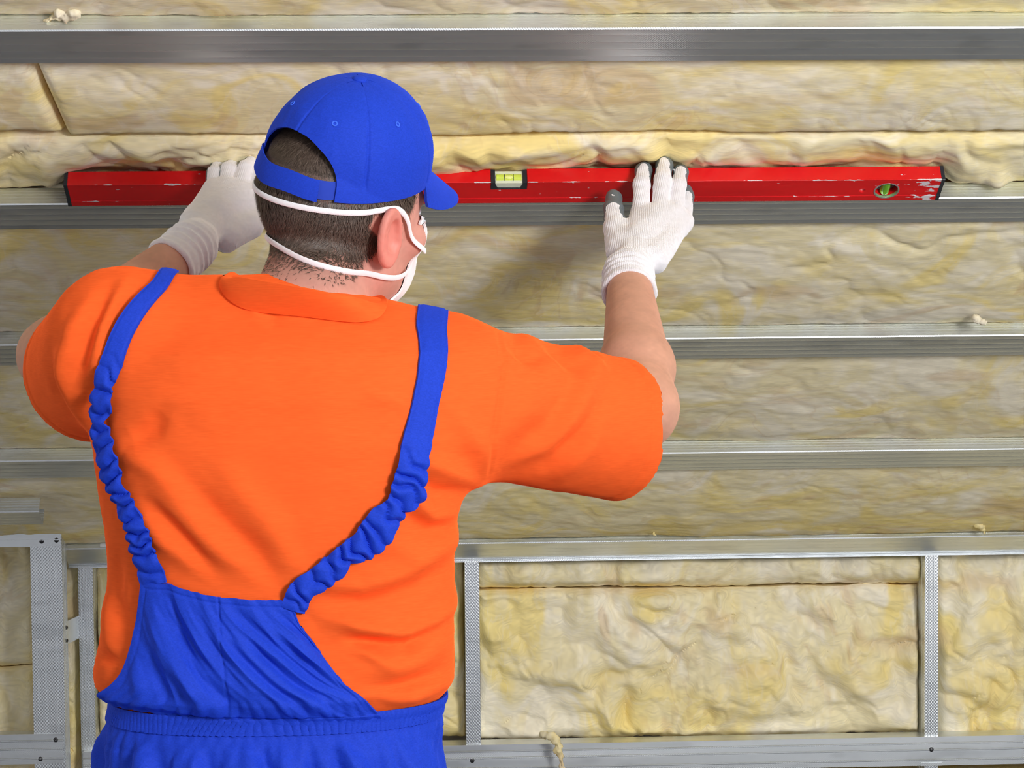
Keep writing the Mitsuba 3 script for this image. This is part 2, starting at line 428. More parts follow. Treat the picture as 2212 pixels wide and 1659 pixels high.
def wool_batt(key, o, eu, ev, en, u0, u1, v0, v1, seed, lump=0., step=.0045, depth=.08, ragged0=0., ragged1=0., bulge=.006, round_=.022, shape=None, shear0=0., shear1=0.):
    """A batt lying in the plane o + u eu + v ev, its face lifted along en; ragged borders at v0 and v1; a closed body depth deep."""
    nu, nv = int((u1 - u0) / step) + 1, int((v1 - v0) / step) + 1
    u, tt = np.meshgrid(np.linspace(u0, u1, nu), np.linspace(0, 1, nv), indexing='ij')
    e0 = v0 + ragged0 * (meshkit.fbm(np.stack([u * 14, u * 0 + seed, u * 0], -1), 4) - .5) * 2
    e1 = v1 + ragged1 * (meshkit.fbm(np.stack([u * 14, u * 0 + seed + 9, u * 0], -1), 4) - .5) * 2
    # small torn notches
    e1 = e1 + ragged1 * .6 * (meshkit.noise(np.stack([u * 120, u * 0 + seed, u * 0 + 5], -1)) - .5)
    v = e0 + (e1 - e0) * tt
    h = wool_height(u, v, seed, lump) + bulge * np.sin(np.pi * tt)
    edge = np.minimum(np.minimum(v - e0, e1 - v), np.minimum(u - u0, u1 - u))
    u = u + (shear0 * (u1 - u) + shear1 * (u - u0)) / (u1 - u0) * (v - v0)
    q = np.clip(edge / round_, 0, 1)
    h = h * np.clip(edge / .012, .25, 1) - round_ * .7 * (1 - np.sqrt(1 - (1 - q) ** 2 * .999))
    if shape is not None:
        h = h + shape(u, v)
    V = o + u[..., None] * eu + v[..., None] * ev + h[..., None] * en
    back = o + u[..., None] * eu + v[..., None] * ev - depth * en
    F = grid_faces(nu, nv)
    if np.dot(np.cross(eu, ev), en) < 0:
        F = F[:, ::-1]
    n = nu * nv
    ring = np.concatenate([np.arange(nv), np.arange(1, nu) * nv + nv - 1, (nu - 1) * nv + np.arange(nv - 2, -1, -1), np.arange(nu - 2, 0, -1) * nv])
    vb = back.reshape(-1, 3)[ring]
    k = len(ring)
    a, b = ring, np.roll(ring, -1)
    c = n + np.arange(k); d = n + np.roll(np.arange(k), -1)
    W = np.vstack([np.stack([a, b, d], 1), np.stack([a, d, c], 1)])
    corner = n + np.array([0, nv - 1, nv - 1 + nu - 1, 2 * (nv - 1) + nu - 1])
    W = np.vstack([W, [[corner[0], corner[1], corner[2]], [corner[0], corner[2], corner[3]]]])
    m = trimesh.Trimesh(np.vstack([V.reshape(-1, 3), vb]), np.vstack([F, W]), process=False)
    return add(key, m, 'wool', 40)


EX = np.array([1.0, 0, 0])
SIDE = .027


def dip(v1, a=.006, w=.05):
    """Wool that sinks towards the profile at its lower border."""
    return lambda u, v: -a * np.clip((v - v1 + w) / w, 0, 1) ** 1.4


def slope_bay(i, seed, lump, label, back=.015, v0=.064, v1=DS - .001, **kw):
    """The batt between profile i (above) and profile i + 1, behind their faces; v runs down from the corner of profile i."""
    o = P[i] - NS * back
    k = wool_batt('insulation_batt', o, EX, CS, NS, -XW, XW, v0, v1, seed, lump, ragged1=.0035, shape=dip(v1), **{'round_': .009, **kw})
    return tag(k, label, 'insulation')


slope_bay(0, 11, .10, 'pale yellow mineral wool strip at the top edge above the uppermost metal profile')
for i, s in ((-1, 12), (-2, 13)):
    slope_bay(i, s, .05, 'yellow mineral wool batt high on the slope, %s bay above the picture' % ('first' if i == -1 else 'second'), step=.012)
# first bay: the upper flat batt, ending in a joint, over a torn batt below it
k = wool_batt('insulation_batt', P[1] - NS * .020, EX, CS, NS, -XW, at(70, 200, 2.8)[0] - .002, .066, .238, 21, .06, ragged1=.006, shear1=.12)
tag(k, 'short mineral wool piece at the left edge under the uppermost profile, beside a slanting joint', 'insulation')
k = wool_batt('insulation_batt', P[1] - NS * .018, EX, CS, NS, at(70, 200, 2.8)[0] + .002, XW, .066, .243, 22, .06, ragged1=.004, shear0=.12, round_=.014)
tag(k, 'wide smooth yellow mineral wool batt behind the worker\'s cap, directly under the uppermost metal profile', 'insulation')
k = wool_batt('insulation_batt', P[1] - NS * .020, EX, CS, NS, -XW, XW, .250, DS - .004, 23, .50, ragged1=.0035, depth=.07, shape=lambda u, v: (-.003 - .021 * np.clip(np.minimum(u - L0 + .03, L1 + .03 - u) / .03, 0, 1)) * np.clip((v - DS + .10) / .10, 0, 1) ** 1.4, round_=.010)
tag(k, 'torn lumpy mineral wool strip just above the red spirit level', 'insulation')
slope_bay(2, 31, .08, 'yellow mineral wool batt just below the profile that carries the spirit level')
slope_bay(3, 32, .10, 'yellow mineral wool batt beside the right elbow, third bay down')
slope_bay(4, 33, .08, 'lowest yellow mineral wool batt on the slope, ending in the profile above the knee wall', v1=np.linalg.norm(P[5] - P[4]) - .004)

# ---- metal profiles
def section(points, t=.0008):
    return sg.LineString(points).buffer(t / 2, cap_style=2, join_style=2)


def extrude(poly, length):
    return trimesh.creation.extrude_polygon(poly, length, engine='earcut')


def grooved(a, b, grooves, depth, w=.0016):
    """Points from a to b (2-d) with shallow grooves at these fractions, pressed to the left of the direction by depth."""
    a, b = np.array(a, float), np.array(b, float)
    L = np.linalg.norm(b - a); t = (b - a) / L
    nrm = np.array([-t[1], t[0]]) * depth
    out = [a]
    for g in grooves:
        c = a + t * L * g
        out += [c - t * w, c - t * w * .4 + nrm, c + t * w * .4 + nrm, c + t * w]
    return out + [b]


def cd_section(web=.060, side=.027, lip=.006):
    """Ceiling profile: face along +v from 0 to web at w = 0, sides going to w = -side, lips turned in."""
    pts = [np.array([lip, -side])]
    pts += grooved((0, -side), (0, -.0016), (.18, .36, .56, .76), .0003)
    pts += grooved((.0012, 0), (web - .0012, 0), (.16, .40, .62, .85), -.0003)
    pts += grooved((web, -.0012), (web, -side), (.24, .44, .64, .82), .0005)
    pts += [np.array([web - lip, -side])]
    out = [pts[0]]
    for p in pts[1:]:
        if np.linalg.norm(np.asarray(p) - out[-1]) > 1e-6:
            out.append(np.asarray(p))
    return section(out)


def slope_profile(i, x0, x1, o, label, tilt=0.0, web=.060):
    m = extrude(cd_section(web), x1 - x0)                   # local: x = v (down), y = w (out), z = along
    c = math.cos(tilt); s = math.sin(tilt)
    k = add('metal_profile', frame(m, o + EX * x0, CS * c + NS * s, NS * c - CS * s, EX), 'zinc', 25)
    return tag(k, label, 'metal profile')


names = {1: 'uppermost galvanised metal profile in the picture, wide grey face above the cap',
         2: 'galvanised metal profile on which the red spirit level rests',
         3: 'galvanised metal profile passing behind the right forearm, third from the top',
         4: 'galvanised metal profile below the right elbow, fourth from the top',
         5: 'lowest slanting galvanised profile, lying on the top rail of the knee wall'}
for i in (-1, 0):
    slope_profile(i, -XW, XW, P[i], 'galvanised metal profile high on the slope, %s above the picture' % ('first' if i == 0 else 'second'))
slope_profile(1, -XW, XW, P[1], names[1], web=.0635)
for i in (2, 3, 4):
    slope_profile(i, -XW, XW, P[i], names[i])
XL = at(137, 1180, KY)[0]
k5 = slope_profile(5, XL, XW, P[5], names[5])
# paper sticker on the upper side of the lowest profile
st = at(236, 1170, KY)
sticker = box(-.017, .010, -.0004, .0004, -.0105, .0105)
add(k5 + '__sticker', frame(sticker, np.array([st[0], 0, 0]) + [0, 1, 1] * (P[5] - NS * .0135 - CS * .0008), EX, CS, NS), 'paper', False)
# knee wall: top rail, bottom rail, studs
WY = 4.002                                                  # its front plane
Z_TOP = at(1600, 1206, WY)[2]
Z_RAIL = at(1541, 1599.5, WY)[2]


def u_rail(key, x0, x1, y, z, up, web, leg, label, leg_groove=(.3, .6)):
    """A channel lying along x: legs vertical, front one in the plane y; up = +1 opens upward."""
    pts = grooved((0, leg * up), (0, 0), leg_groove, .0008 * up) + grooved((0, 0), (web, 0), (), 0)[1:] + [np.array([web, leg * up])]
    m = extrude(section(pts), x1 - x0)
    k = add(key, frame(m, np.array([x0, y, z]), [0, 1, 0], [0, 0, 1], EX), 'zinc', 25)
    return tag(k, label, 'metal rail')


u_rail('top_rail', XL, XW, WY - .001, Z_TOP + .011, -1, .05, .011, 'galvanised top rail of the knee wall, thin bright knurled strip under the lowest slanting profile')
BR_H = .054
br_x0 = at(180, 1640, WY)[0]
pts = [(.045, -.0), ] + [tuple(q) for q in grooved((0, 0), (0, -BR_H), (.22, .45, .80), -.0012)] + [(.045, -BR_H)]
m = extrude(section([np.array(q) for q in pts]), XW - br_x0)
kb = add('bottom_rail', frame(m, np.array([br_x0, WY - .004, Z_RAIL]), [0, 1, 0], [0, 0, 1], EX), 'zinc', 25)
tag(kb, 'long galvanised cross rail at the bottom right of the knee wall, studs screwed to it', 'metal rail')


def screw(parent, pt, axis=(0, -1, 0), r=.0044):
    prof = [(0, .0000), (r, 0), (r * .98, .0008), (r * .75, .0016), (r * .35, .0019), (r * .3, .0010), (0, .0010)]
    m = trimesh.creation.revolve(prof, sections=16)
    ez = unit(axis); ex = unit(np.cross(ez, [.3, .2, .9])); ey = np.cross(ez, ex)
    m.fix_normals()
    return add(parent + '__screw', frame(m, np.asarray(pt, float), ex, ey, ez), 'screw_black', 40)


def stud(key, x0, x1, y, z0, z1, depth, label, grooves=(.2, .4, .6, .8)):
    w = x1 - x0
    pts = [np.array([.005, depth]), np.array([0, depth])] + grooved((0, depth), (0, 0), (.3, .6), .0008)[1:] + grooved((0, 0), (w, 0), grooves, .0009)[1:] + grooved((w, 0), (w, depth), (.3, .6), .0008)[1:] + [np.array([w - .005, depth])]
    m = extrude(section(pts), z1 - z0)
    k = add(key, frame(m, np.array([x0, y, z0]), EX, [0, 1, 0], [0, 0, 1]), 'zinc_knurled', 25)
    return tag(k, label, 'metal stud')


def stud_px(pl, pr, label, y=WY + .002, depth=.060, z0=.03, z1=None, key='metal_stud', **kw):
    a, b = at(pl, 1400, y)[0], at(pr, 1400, y)[0]
    return stud(key, a, b, y, z0, z1 or Z_TOP + .02, depth, label, **kw)


stud_px(1006, 1036, 'knurled galvanised stud of the knee wall just right of the worker\'s waist')
stud_px(1998, 2026, 'galvanised stud of the knee wall near the right edge of the picture')
stud_px(172, 203, 'galvanised stud of the knee wall between the blue trousers and the front stud', y=WY + .012)
stud_px(2026 + 990, 2026 + 1020, 'galvanised stud of the knee wall beyond the right edge of the picture')
screw(kb, at(1020, 1643, WY - .0045)); screw(kb, at(2012, 1619, WY - .0045))
add(kb + '__clip', box(at(1988, 1650, WY)[0], at(2034, 1650, WY)[0], WY - .0062, WY - .0048, at(2000, 1653, WY)[2], at(2000, 1646, WY)[2]), 'zinc', False)
u_rail('floor_rail', -XW, XW, WY - .001, .002, 1, .05, .04, 'galvanised floor rail at the foot of the knee wall')

# knee wall insulation
WB = WY + .060
ED = np.array([0, 0, -1.0]); EN = np.array([0, -1.0, 0])


def knee_batt(pl, pr, pt, pb, seed, label, lump=1.0, back=WB, **kw):
    x0, x1 = at(pl, 1400, back - .02)[0], at(pr, 1400, back - .02)[0]
    z0, z1 = at((pl + pr) / 2, pt, back - .02)[2], at((pl + pr) / 2, pb, back - .02)[2]
    k = wool_batt('insulation_batt', np.array([0, back, 0]), EX, ED, EN, x0, x1, -z0, -z1, seed, lump, ragged0=.004, ragged1=.004, depth=.10, bulge=.012, step=.0035, **kw)
    return tag(k, label, 'insulation')


knee_batt(1032, 2000, 1198, 1270, 41, 'narrow torn mineral wool strip under the top rail, over the crack in the knee wall', .8)
kbig = knee_batt(1032, 1993, 1274, 1598, 42, 'large crumpled mineral wool batt filling the knee wall bay right of the worker')
knee_batt(2026, 3000, 1190, 1596, 43, 'crumpled mineral wool batt at the right edge of the picture, beyond the right stud')
knee_batt(205, 1004, 1200, 1606, 44, 'mineral wool batt of the knee wall mostly hidden behind the worker\'s trousers and shirt')
knee_batt(126, 172, 1200, 1690, 45, 'narrow strip of mineral wool between the two left studs', .9, round_=.012)
lk = knee_batt(-900, 74, 1165, 1450, 46, 'mineral wool batt at the left edge, upper piece between the short rails', .55)
lk2 = knee_batt(-900, 74, 1452, 1700, 47, 'mineral wool piece at the left edge just above the lower short rail', .5)
# wool below the cross rail, out of the picture
x0, x1 = -XW, XW
k = wool_batt('insulation_batt', np.array([0, WB, 0]), EX, ED, EN, x0, x1, -at(1200, 1690, WB)[2], -.03, 48, .4, step=.012, depth=.1)
tag(k, 'mineral wool batt low in the knee wall, below the cross rail and the frame', 'insulation')

# ---- the box frame at the left edge, a little in front of the wall
LY = 3.90
k = stud_px(70, 137, 'wide perforated galvanised stud at the left edge, in front of the knee wall', y=LY, depth=.05, z0=.0, z1=at(100, 1150, LY)[2], key='metal_stud', grooves=(.18, .42, .8))
# upper short rail with a rounded tab end
zt, zm, zb = at(60, 1132, LY)[2], at(60, 1148, LY)[2], at(60, 1181, LY)[2]
xe = at(131, 1160, LY)[0]
H = zt - zb
poly = sg.Polygon([(-XW, 0), (xe - .002, 0), (xe, .002), (xe, H * .70), (xe - .006, H * .9), (xe - .020, H), (-XW, H)])
plate = trimesh.creation.extrude_polygon(poly, .0012, engine='earcut')      # local x, y up; thickness towards the camera
kr = add('short_rail', frame(plate, np.array([0, LY - .0008, zb]), EX, [0, 0, 1], [0, -1, 0]), 'zinc', 25)
tag(kr, 'bright short rail with a rounded end and two dark screws at the left edge', 'metal rail')
add(kr + '__flange', cat([box(-XW, xe - .025, LY, LY + .012, zt - .001, zt), box(-XW, xe, LY - .0036, LY - .0018, zb + H * .69, zb + H * .73), box(-XW, xe, LY - .0036, LY - .0018, zb + H * .28, zb + H * .32)]), 'zinc', False)
screw(kr, at(90, 1169, LY - .0018)); screw(kr, at(122, 1167, LY - .0018))
# lower short rail
zt, zb = at(60, 1586, LY)[2], at(60, 1650, LY)[2]
xe = at(138, 1618, LY)[0]
H = zt - zb
pts = [(.030, 0)] + [tuple(q) for q in grooved((0, 0), (0, -H), (.22, .50, .82), -.0014)] + [(.004, -H - .001)]
kr2 = add('short_rail', frame(extrude(section([np.array(q) for q in pts]), xe + XW), np.array([-XW, LY - .002, zt]), [0, 1, 0], [0, 0, 1], EX), 'zinc', 25)
tag(kr2, 'ribbed galvanised short rail at the lower left corner, screwed across the wide stud', 'metal rail')
screw(kr2, at(120.5, 1598, LY - .0026)); screw(kr2, at(87.5, 1639.5, LY - .0026))
# short slanting profile with an open end
sp = at(45, 1106, LY - .16)
x_end = at(84, 1106, sp[1])[0]
kp = slope_profile(9, -XW, x_end, np.array([0, sp[1], sp[2]]), 'short slanting galvanised profile with an open cut end at the left edge', web=.048)
# bracket between the two left studs
A0, A1 = at(138, 1345, LY + .02), at(170, 1330, WY + .012)
bt = np.array([0, 0, -.042])
br = trimesh.Trimesh(np.array([A0, A1, A1 + bt, A0 + bt]), [[0, 2, 1], [0, 3, 2]], process=False)
kbk = add('bracket', thicken(br.vertices, br.faces, .0015), 'zinc', False)
tag(kbk, 'small galvanised bracket tying the wide left stud to the stud behind it', 'bracket')
nb = unit(np.cross(A1 - A0, [0, 0, 1]))
for f_, g in ((.12, .25), (.12, .82)):
    screw(kbk, A0 + (A1 - A0) * f_ + bt * g + nb * (.0016 if nb[1] < 0 else -.0016), nb if nb[1] < 0 else -nb, .0035)


# loose tufts
def tuft(parent, path, r, seed):
    """A torn wisp of wool."""
    P_ = resample(path, 30)
    t = np.linspace(0, 1, 30)
    rr = r * (np.sin(np.pi * np.clip(t * .8 + .12, 0, 1)) ** .7 * (1 - .55 * t) + .08)
    m = tube(P_, rr, 14)
    n = meshkit.fbm(np.array(m.vertices) * 130, 4, seed) - .5
    m.vertices = m.vertices + np.array(m.vertex_normals) * (n * r * 2.2)[:, None]
    return add(parent + '__loose_tuft', m, 'wool', True)


tuft(kbig, [at(1165, 1588, 3.97), at(1190, 1590, 3.95), at(1203, 1605, 3.942), at(1210, 1632, 3.945), at(1217, 1668, 3.945)], .0085, 1)

tuft('insulation_batt', [P[1] - NS * .016 - CS * .014 + EX * at(x, 40, 2.72)[0] - CS * d_ for x, d_ in ((168, .004), (140, .0), (115, -.006), (92, -.012))], .0095, 2)
tuft('insulation_batt_008', [at(2095, 1122, 3.90), at(2110, 1132, 3.905), at(2122, 1140, 3.91), at(2126, 1152, 3.915)], .008, 3)
tuft('insulation_batt_007', [at(2105, 690, 3.29), at(2118, 694, 3.29), at(2126, 699, 3.295), at(2128, 703, 3.295)], .007, 4)
tuft('insulation_batt_008', [at(1408, 1132, 3.92), at(1414, 1142, 3.918), at(1412, 1152, 3.92), at(1418, 1158, 3.92)], .003, 5)

# ------------------------------------------------------------------ the spirit level
L0, L1 = -.467, .733
O2 = P[2]
LH, LT, PROUD = .049, .023, .0035
# local section: x = v (from top edge to bottom, down the slope), y = w (towards the room)
sec = sg.Polygon([(0, 0), (0, LT), (.012, LT), (.0128, LT - .0007), (.037, LT - .0007), (.038, LT), (LH, LT), (LH, 0), (.038, 0), (.037, .0007), (.0128, .0007), (.012, 0)]).buffer(-.0006).buffer(.0006)
ccw = lambda g: m3.CrossSection([np.array(sg.polygon.orient(g).exterior.coords)[:-1]])
body = m3.Manifold.extrude(ccw(sec), L1 - L0)


def at_level(px, py):
    """Local (along, v) of a pixel on the level's face."""
    o = O2 - CS * LH + NS * PROUD
    d = FW + RT * ((px - 1106) / FPX) + UP * ((829.5 - py) / FPX)
    t = ((o - EYE) @ NS) / (d @ NS)
    q = EYE + d * t - o
    return q[0] - L0, q @ CS


def lbox(z0, z1, x0, x1, y0, y1):
    return m3.Manifold.cube([x1 - x0, y1 - y0, z1 - z0]).translate([x0, y0, z0])


cz0, cz1 = at_level(1060, 400)[0], at_level(1139, 400)[0]
cv1 = at_level(1100, 409)[1]
body = body - lbox(cz0, cz1, -.01, cv1, -.01, .05)
hz, hv = at_level(1915, 412)
hr = .0172
hole = m3.Manifold.cylinder(.1, hr, hr, 48).rotate([90, 0, 0]).translate([hv, .05, hz])
body = body - hole
lz, lv = at_level(1863, 412.5)
body = body - m3.Manifold.cylinder(.1, .0045, .0045, 24).rotate([90, 0, 0]).translate([lv, .05, lz])
LF = lambda m: frame(m, O2 - CS * LH + NS * (PROUD - LT) + EX * L0, CS, NS, EX)
add('spirit_level__body', LF(tri(body)), 'red_paint', 20)
for z in (-.005, L1 - L0):                                   # end caps
    c = m3.Manifold.extrude(ccw(sec.buffer(.0006)), .005)
    add('spirit_level__end_cap', LF(tri(c.translate([0, 0, z]))), 'black_plastic', 30)
labels['spirit_level__end_cap'] = {'label': 'worn black plastic end cap'}
# the middle window: black cradle, clear block, yellow green vial with two rings and a bubble
w0, w1 = cz0 + .0004, cz1 - .0004
cradle = lbox(w0, w1, .0004, cv1 - .0004, .0012, LT + .0004)
ins = m3.Manifold.batch_hull([lbox(w0 + .0058, w1 - .0058, -.02, .004, -.01, .04), lbox(w0 + .0095, w1 - .0095, .010, cv1 - .0030, -.01, .04)])
add('spirit_level__cradle', LF(tri(cradle - ins)), 'black_plastic', 20)
blk = m3.Manifold.batch_hull([lbox(w0 + .0060, w1 - .0060, .0030, .0060, .002, LT - .001), lbox(w0 + .0085, w1 - .0085, .008, cv1 - .0032, .002, LT - .001)])
kv = add('spirit_level__window', LF(tri(blk)), 'vial_clear', 20)
cyl = lambda z0, z1, r, v, y: m3.Manifold.cylinder(z1 - z0, r, r, 28).translate([v, y, z0])
vc, vy = .0058, LT * .54
add(kv + '__vial', LF(tri(cyl(w0 + .0075, w1 - .0075, .0060, vc, vy))), 'vial', 30)
zm_ = (w0 + w1) / 2
for dz in (-.0062, .0062):
    add(kv + '__ring', LF(tri(cyl(zm_ + dz - .0004, zm_ + dz + .0004, .0062, vc, vy))), 'black_plastic', 30)
bub = m3.Manifold.sphere(1, 32).scale([.0016, .0030, .0054]).translate([vc - .0052, vy + .0012, zm_])
add(kv + '__bubble', LF(tri(bub)), 'vial_bubble', True)
# the round window near the right end
ringm = (m3.Manifold.cylinder(.004, hr + .0006, hr + .0006, 48) - m3.Manifold.cylinder(.1, hr - .0012, hr - .0012, 48).translate([0, 0, -.02])).rotate([90, 0, 0]).translate([hv, LT + .0004, hz])
kw_ = add('spirit_level__round_window', LF(tri(ringm)), 'zinc', 30)
disc = m3.Manifold.cylinder(.002, hr - .0008, hr - .0008, 40).rotate([90, 0, 0]).translate([hv, LT * .4, hz])
add(kw_ + '__backing', LF(tri(disc)), 'coating', 30)
v2 = m3.Manifold.cylinder(.026, .0065, .0065, 24).translate([0, 0, -.013]).rotate([0, 90, 0]).translate([hv, LT * .62, hz])
add(kw_ + '__vial', LF(tri(v2 ^ m3.Manifold.cylinder(.1, hr - .001, hr - .001, 40).rotate([90, 0, 0]).translate([hv, .05, hz]))), 'vial_green', 30)
add('spirit_level__hang_hole', LF(tri(m3.Manifold.cylinder(LT * .8, .0044, .0044, 24) .rotate([90, 0, 0]).translate([lv, LT * .82, lz]))), 'zinc', 30)
tag('spirit_level', 'long red spirit level with worn white paint, held against the metal profile by both hands', 'spirit level')

# ------------------------------------------------------------------ the worker
BY = 2.36                                                   # depth of the body's axis
tag('person', 'man seen from behind in orange shirt, blue bib overalls, blue cap and white gloves', 'person')


def split_iso(m, val):
    """Cuts a mesh along val = 0; returns (val < 0 side, val > 0 side)."""
    V, F = np.array(m.vertices), np.array(m.faces)
    val = np.where(np.abs(val) < 1e-9, 1e-9, val)
    s = val[F] > 0
    k = s.sum(1)
    out = [F[k == 0], F[k == 3]]
    nv, newV, cache = len(V), [], {}

    def cut(a, b):
        key = (a, b) if a < b else (b, a)
        if key not in cache:
            t = val[a] / (val[a] - val[b])
            cache[key] = nv + len(newV)
            newV.append(V[a] + t * (V[b] - V[a]))
        return cache[key]
    extra = [[], []]
    for f, sf in zip(F[(k == 1) | (k == 2)], s[(k == 1) | (k == 2)]):
        i = int(np.argmax(sf)) if sf.sum() == 1 else int(np.argmin(sf))
        a, b, c = f[i], f[(i + 1) % 3], f[(i + 2) % 3]
        ab, ac = cut(a, b), cut(a, c)
        one = int(sf.sum() == 1)
        extra[one].append([a, ab, ac])
        extra[1 - one] += [[ab, b, c], [ab, c, ac]]
    allV = np.vstack([V, np.array(newV).reshape(-1, 3)])
    res = []
    for q in (0, 1):
        mm = trimesh.Trimesh(allV, np.vstack([out[q], np.array(extra[q], int).reshape(-1, 3)]), process=False)
        mm.remove_unreferenced_vertices()
        res.append(mm)
    return res


# ---- head frame
HEAD = at(741, 458, 2.45)
HYAW, HROLL, HPITCH = math.radians(40), math.radians(17), math.radians(3)
hy = np.array([math.sin(HYAW), math.cos(HYAW), 0]); hx = np.array([math.cos(HYAW), -math.sin(HYAW), 0]); hz = np.array([0, 0, 1.0])
hz, hx = hz * math.cos(HROLL) + hx * math.sin(HROLL), hx * math.cos(HROLL) - hz * math.sin(HROLL)
hy, hz = hy * math.cos(HPITCH) + hz * math.sin(HPITCH), hz * math.cos(HPITCH) - hy * math.sin(HPITCH)
HB = np.stack([hx, hy, hz])


def to_head(p):
    return (p - HEAD) @ HB.T


def from_head(q):
    return HEAD + np.asarray(q, float) @ HB


def skull(q):
    d = ellip(q, (0, -.012, .030), (.080, .101, .088))
    d = smin(d, ellip(q, (0, .020, -.035), (.064, .076, .084)), .03)
    for s in (-1, 1):
        d = smin(d, rcone(q, (.050 * s, .006, -.052), (.010 * s, .078, -.090), .020, .020), .025)
        d = smin(d, ellip(q, (.047 * s, .062, -.020), (.022, .020, .018)), .02)         # cheekbones
        d = smax(d, -ellip(q, (.032 * s, .096, .008), (.016, .012, .010)), .012)        # eye sockets
    d = smin(d, rcone(q, (0, .090, .008), (0, .112, -.028), .008, .012), .012)          # nose
    d = smin(d, ellip(q, (0, .086, -.062), (.026, .012, .009)), .008)                   # lips
    d = smax(d, -ellip(q, (0, .100, -.062), (.024, .006, .0015)), .003)
    d = smin(d, ellip(q, (0, .080, .024), (.045, .014, .010)), .015)                    # brow
    return d


def ear(q, s):
    a = math.radians(9)
    c = np.array([.0765 * s, -.002, -.004])
    dn = np.array([math.sin(a) * s, -math.cos(a), 0]); n = np.array([math.cos(a) * s, math.sin(a), 0])
    up = np.array([0, -.22, .97]); up = up / np.linalg.norm(up)
    dn = dn - up * (dn @ up); dn /= np.linalg.norm(dn)
    r = q - c
    x, y, z = r @ dn - .018, r @ n - .004, r @ up - .004
    k = np.sqrt((x / .0185) ** 2 + (z / .0315) ** 2)
    plate = np.maximum((k - 1) * .018, np.abs(y - .0055 * k ** 2) - .0028)
    ring = np.hypot((k - .92) * .020, y - .0066) - .0042
    inner = np.hypot((np.sqrt(((x + .004) / .0105) ** 2 + ((z - .001) / .0205) ** 2) - 1) * .011, y - .0062) - .0034
    inner = np.where(x < -.010, inner + (-.010 - x), inner)
    lobe = ellip(np.stack([x, y, z], 1), (-.008, .001, -.028), (.0095, .0045, .010))
    root = rcone(np.stack([x, y, z], 1), (-.016, -.008, -.014), (-.015, -.008, .014), .0075, .0075)
    d = smin(smin(plate, ring, .004), inner, .003)
    d = smax(d, -ellip(np.stack([x, y, z], 1), (-.004, .0085, .002), (.0095, .0065, .018)), .003)
    return smin(smin(d, lobe, .005), root, .007)


def head_sdf(p, ears=True):
    q = to_head(p)
    d = skull(q)
    if ears:
        d = smin(d, ear(q, 1), .006)
        d = smin(d, ear(q, -1), .006)
    return d


NB = at(668, 668, 2.385)                                    # base of the neck
SL, EL, WL = at(255, 745, 2.37), at(120, 768, 2.61), at(415, 530, 2.80)
SR, ER, WR = at(985, 862, 2.38), at(1384, 880, 2.545), at(1357, 592, 2.81)


def forearm(p, E_, W_, k=.02):
    m = E_ + (W_ - E_) * .28
    d = rcone(p, E_, m, .0385, .0425)
    return smin(d, rcone(p, m, W_, .0425, .0265), k)


def neck_sdf(p):
    top = from_head([(0, -.026, -.030)])[0]
    d = rcone(p, NB, top, .064, .047)
    return smin(d, rcone(p, NB + [.0, .03, 0], from_head([(0, .01, -.06)])[0], .055, .05), .02)


# ---- torso: half widths by height, from the photograph's outline
TAB = [  # pixel row, left, right, half depth, shift in depth
    (690, 300, 930, .085, .010), (760, 225, 1010, .108, .004), (850, 205, 1045, .122, .0), (950, 203, 1050, .126, .0), (1040, 214, 1022, .126, .0),
    (1110, 226, 990, .124, .0), (1200, 234, 985, .120, .002), (1300, 230, 984, .118, .004), (1380, 214, 980, .120, .004), (1440, 203, 984, .122, .002),
    (1468, 208, 983, .120, .0), (1492, 236, 966, .112, .0), (1525, 262, 935, .102, .0), (1640, 270, 925, .098, .0)]
_z, _c, _h, _d, _y = [], [], [], [], []
for py, xl, xr, hd, dy in TAB:
    A, B = at(xl, py, BY), at(xr, py, BY)
    _z.append((A[2] + B[2]) / 2); _c.append((A[0] + B[0]) / 2); _h.append((B[0] - A[0]) / 2); _d.append(hd); _y.append(BY + dy)
_o = np.argsort(_z)
_z, _c, _h, _d, _y = (np.array(v)[_o] for v in (_z, _c, _h, _d, _y))


def torso(p, inset=0.0, power=2.5):
    z = p[:, 2]
    c, h, d, y = (np.interp(z, _z, v) for v in (_c, _h - inset, _d - inset, _y))
    r = (np.abs((p[:, 0] - c) / h) ** power + np.abs((p[:, 1] - y) / d) ** power) ** (1 / power)
    return (r - 1) * np.minimum(h, d) * .95


def shoulders(p, dr=0.0):
    a = rcone(p, at(600, 702, 2.36), at(292, 697, 2.37), .055 - dr, .050 - dr)
    b = rcone(p, at(715, 742, 2.36), at(960, 800, 2.37), .050 - dr, .048 - dr)
    return smin(a, b, .05)


CL, CR = at(200, 806, 2.53), at(1338, 928, 2.52)            # centres of the sleeve openings
NL = unit(np.array([-.42, .90, -.12])); NR = unit(np.array([.80, .58, -.10]))


def shirt_sdf(p):
    z = p[:, 2]
    d = smax(torso(p), z - _z[-1] - .01, .05)
    d = smin(d, shoulders(p), .045)
    for S, C, N, r0, r1 in ((SL, CL, NL, .080, .080), (SR, CR, NR, .083, .083)):
        s = rcone(p, S, C + (C - S) * .25, r0, r1)
        s = smax(s, (p - C) @ N, .004)
        d = smin(d, s, .035)
    for C, S, N, r in ((CL, SL, NL, .080), (CR, SR, NR, .083)):   # hollow sleeve openings
        hole = rcone(p, C - N * .045, C + N * .03, r - .012, r - .0045)
        d = smax(d, -hole, .003)
    return np.maximum(d, _z[0] - z)


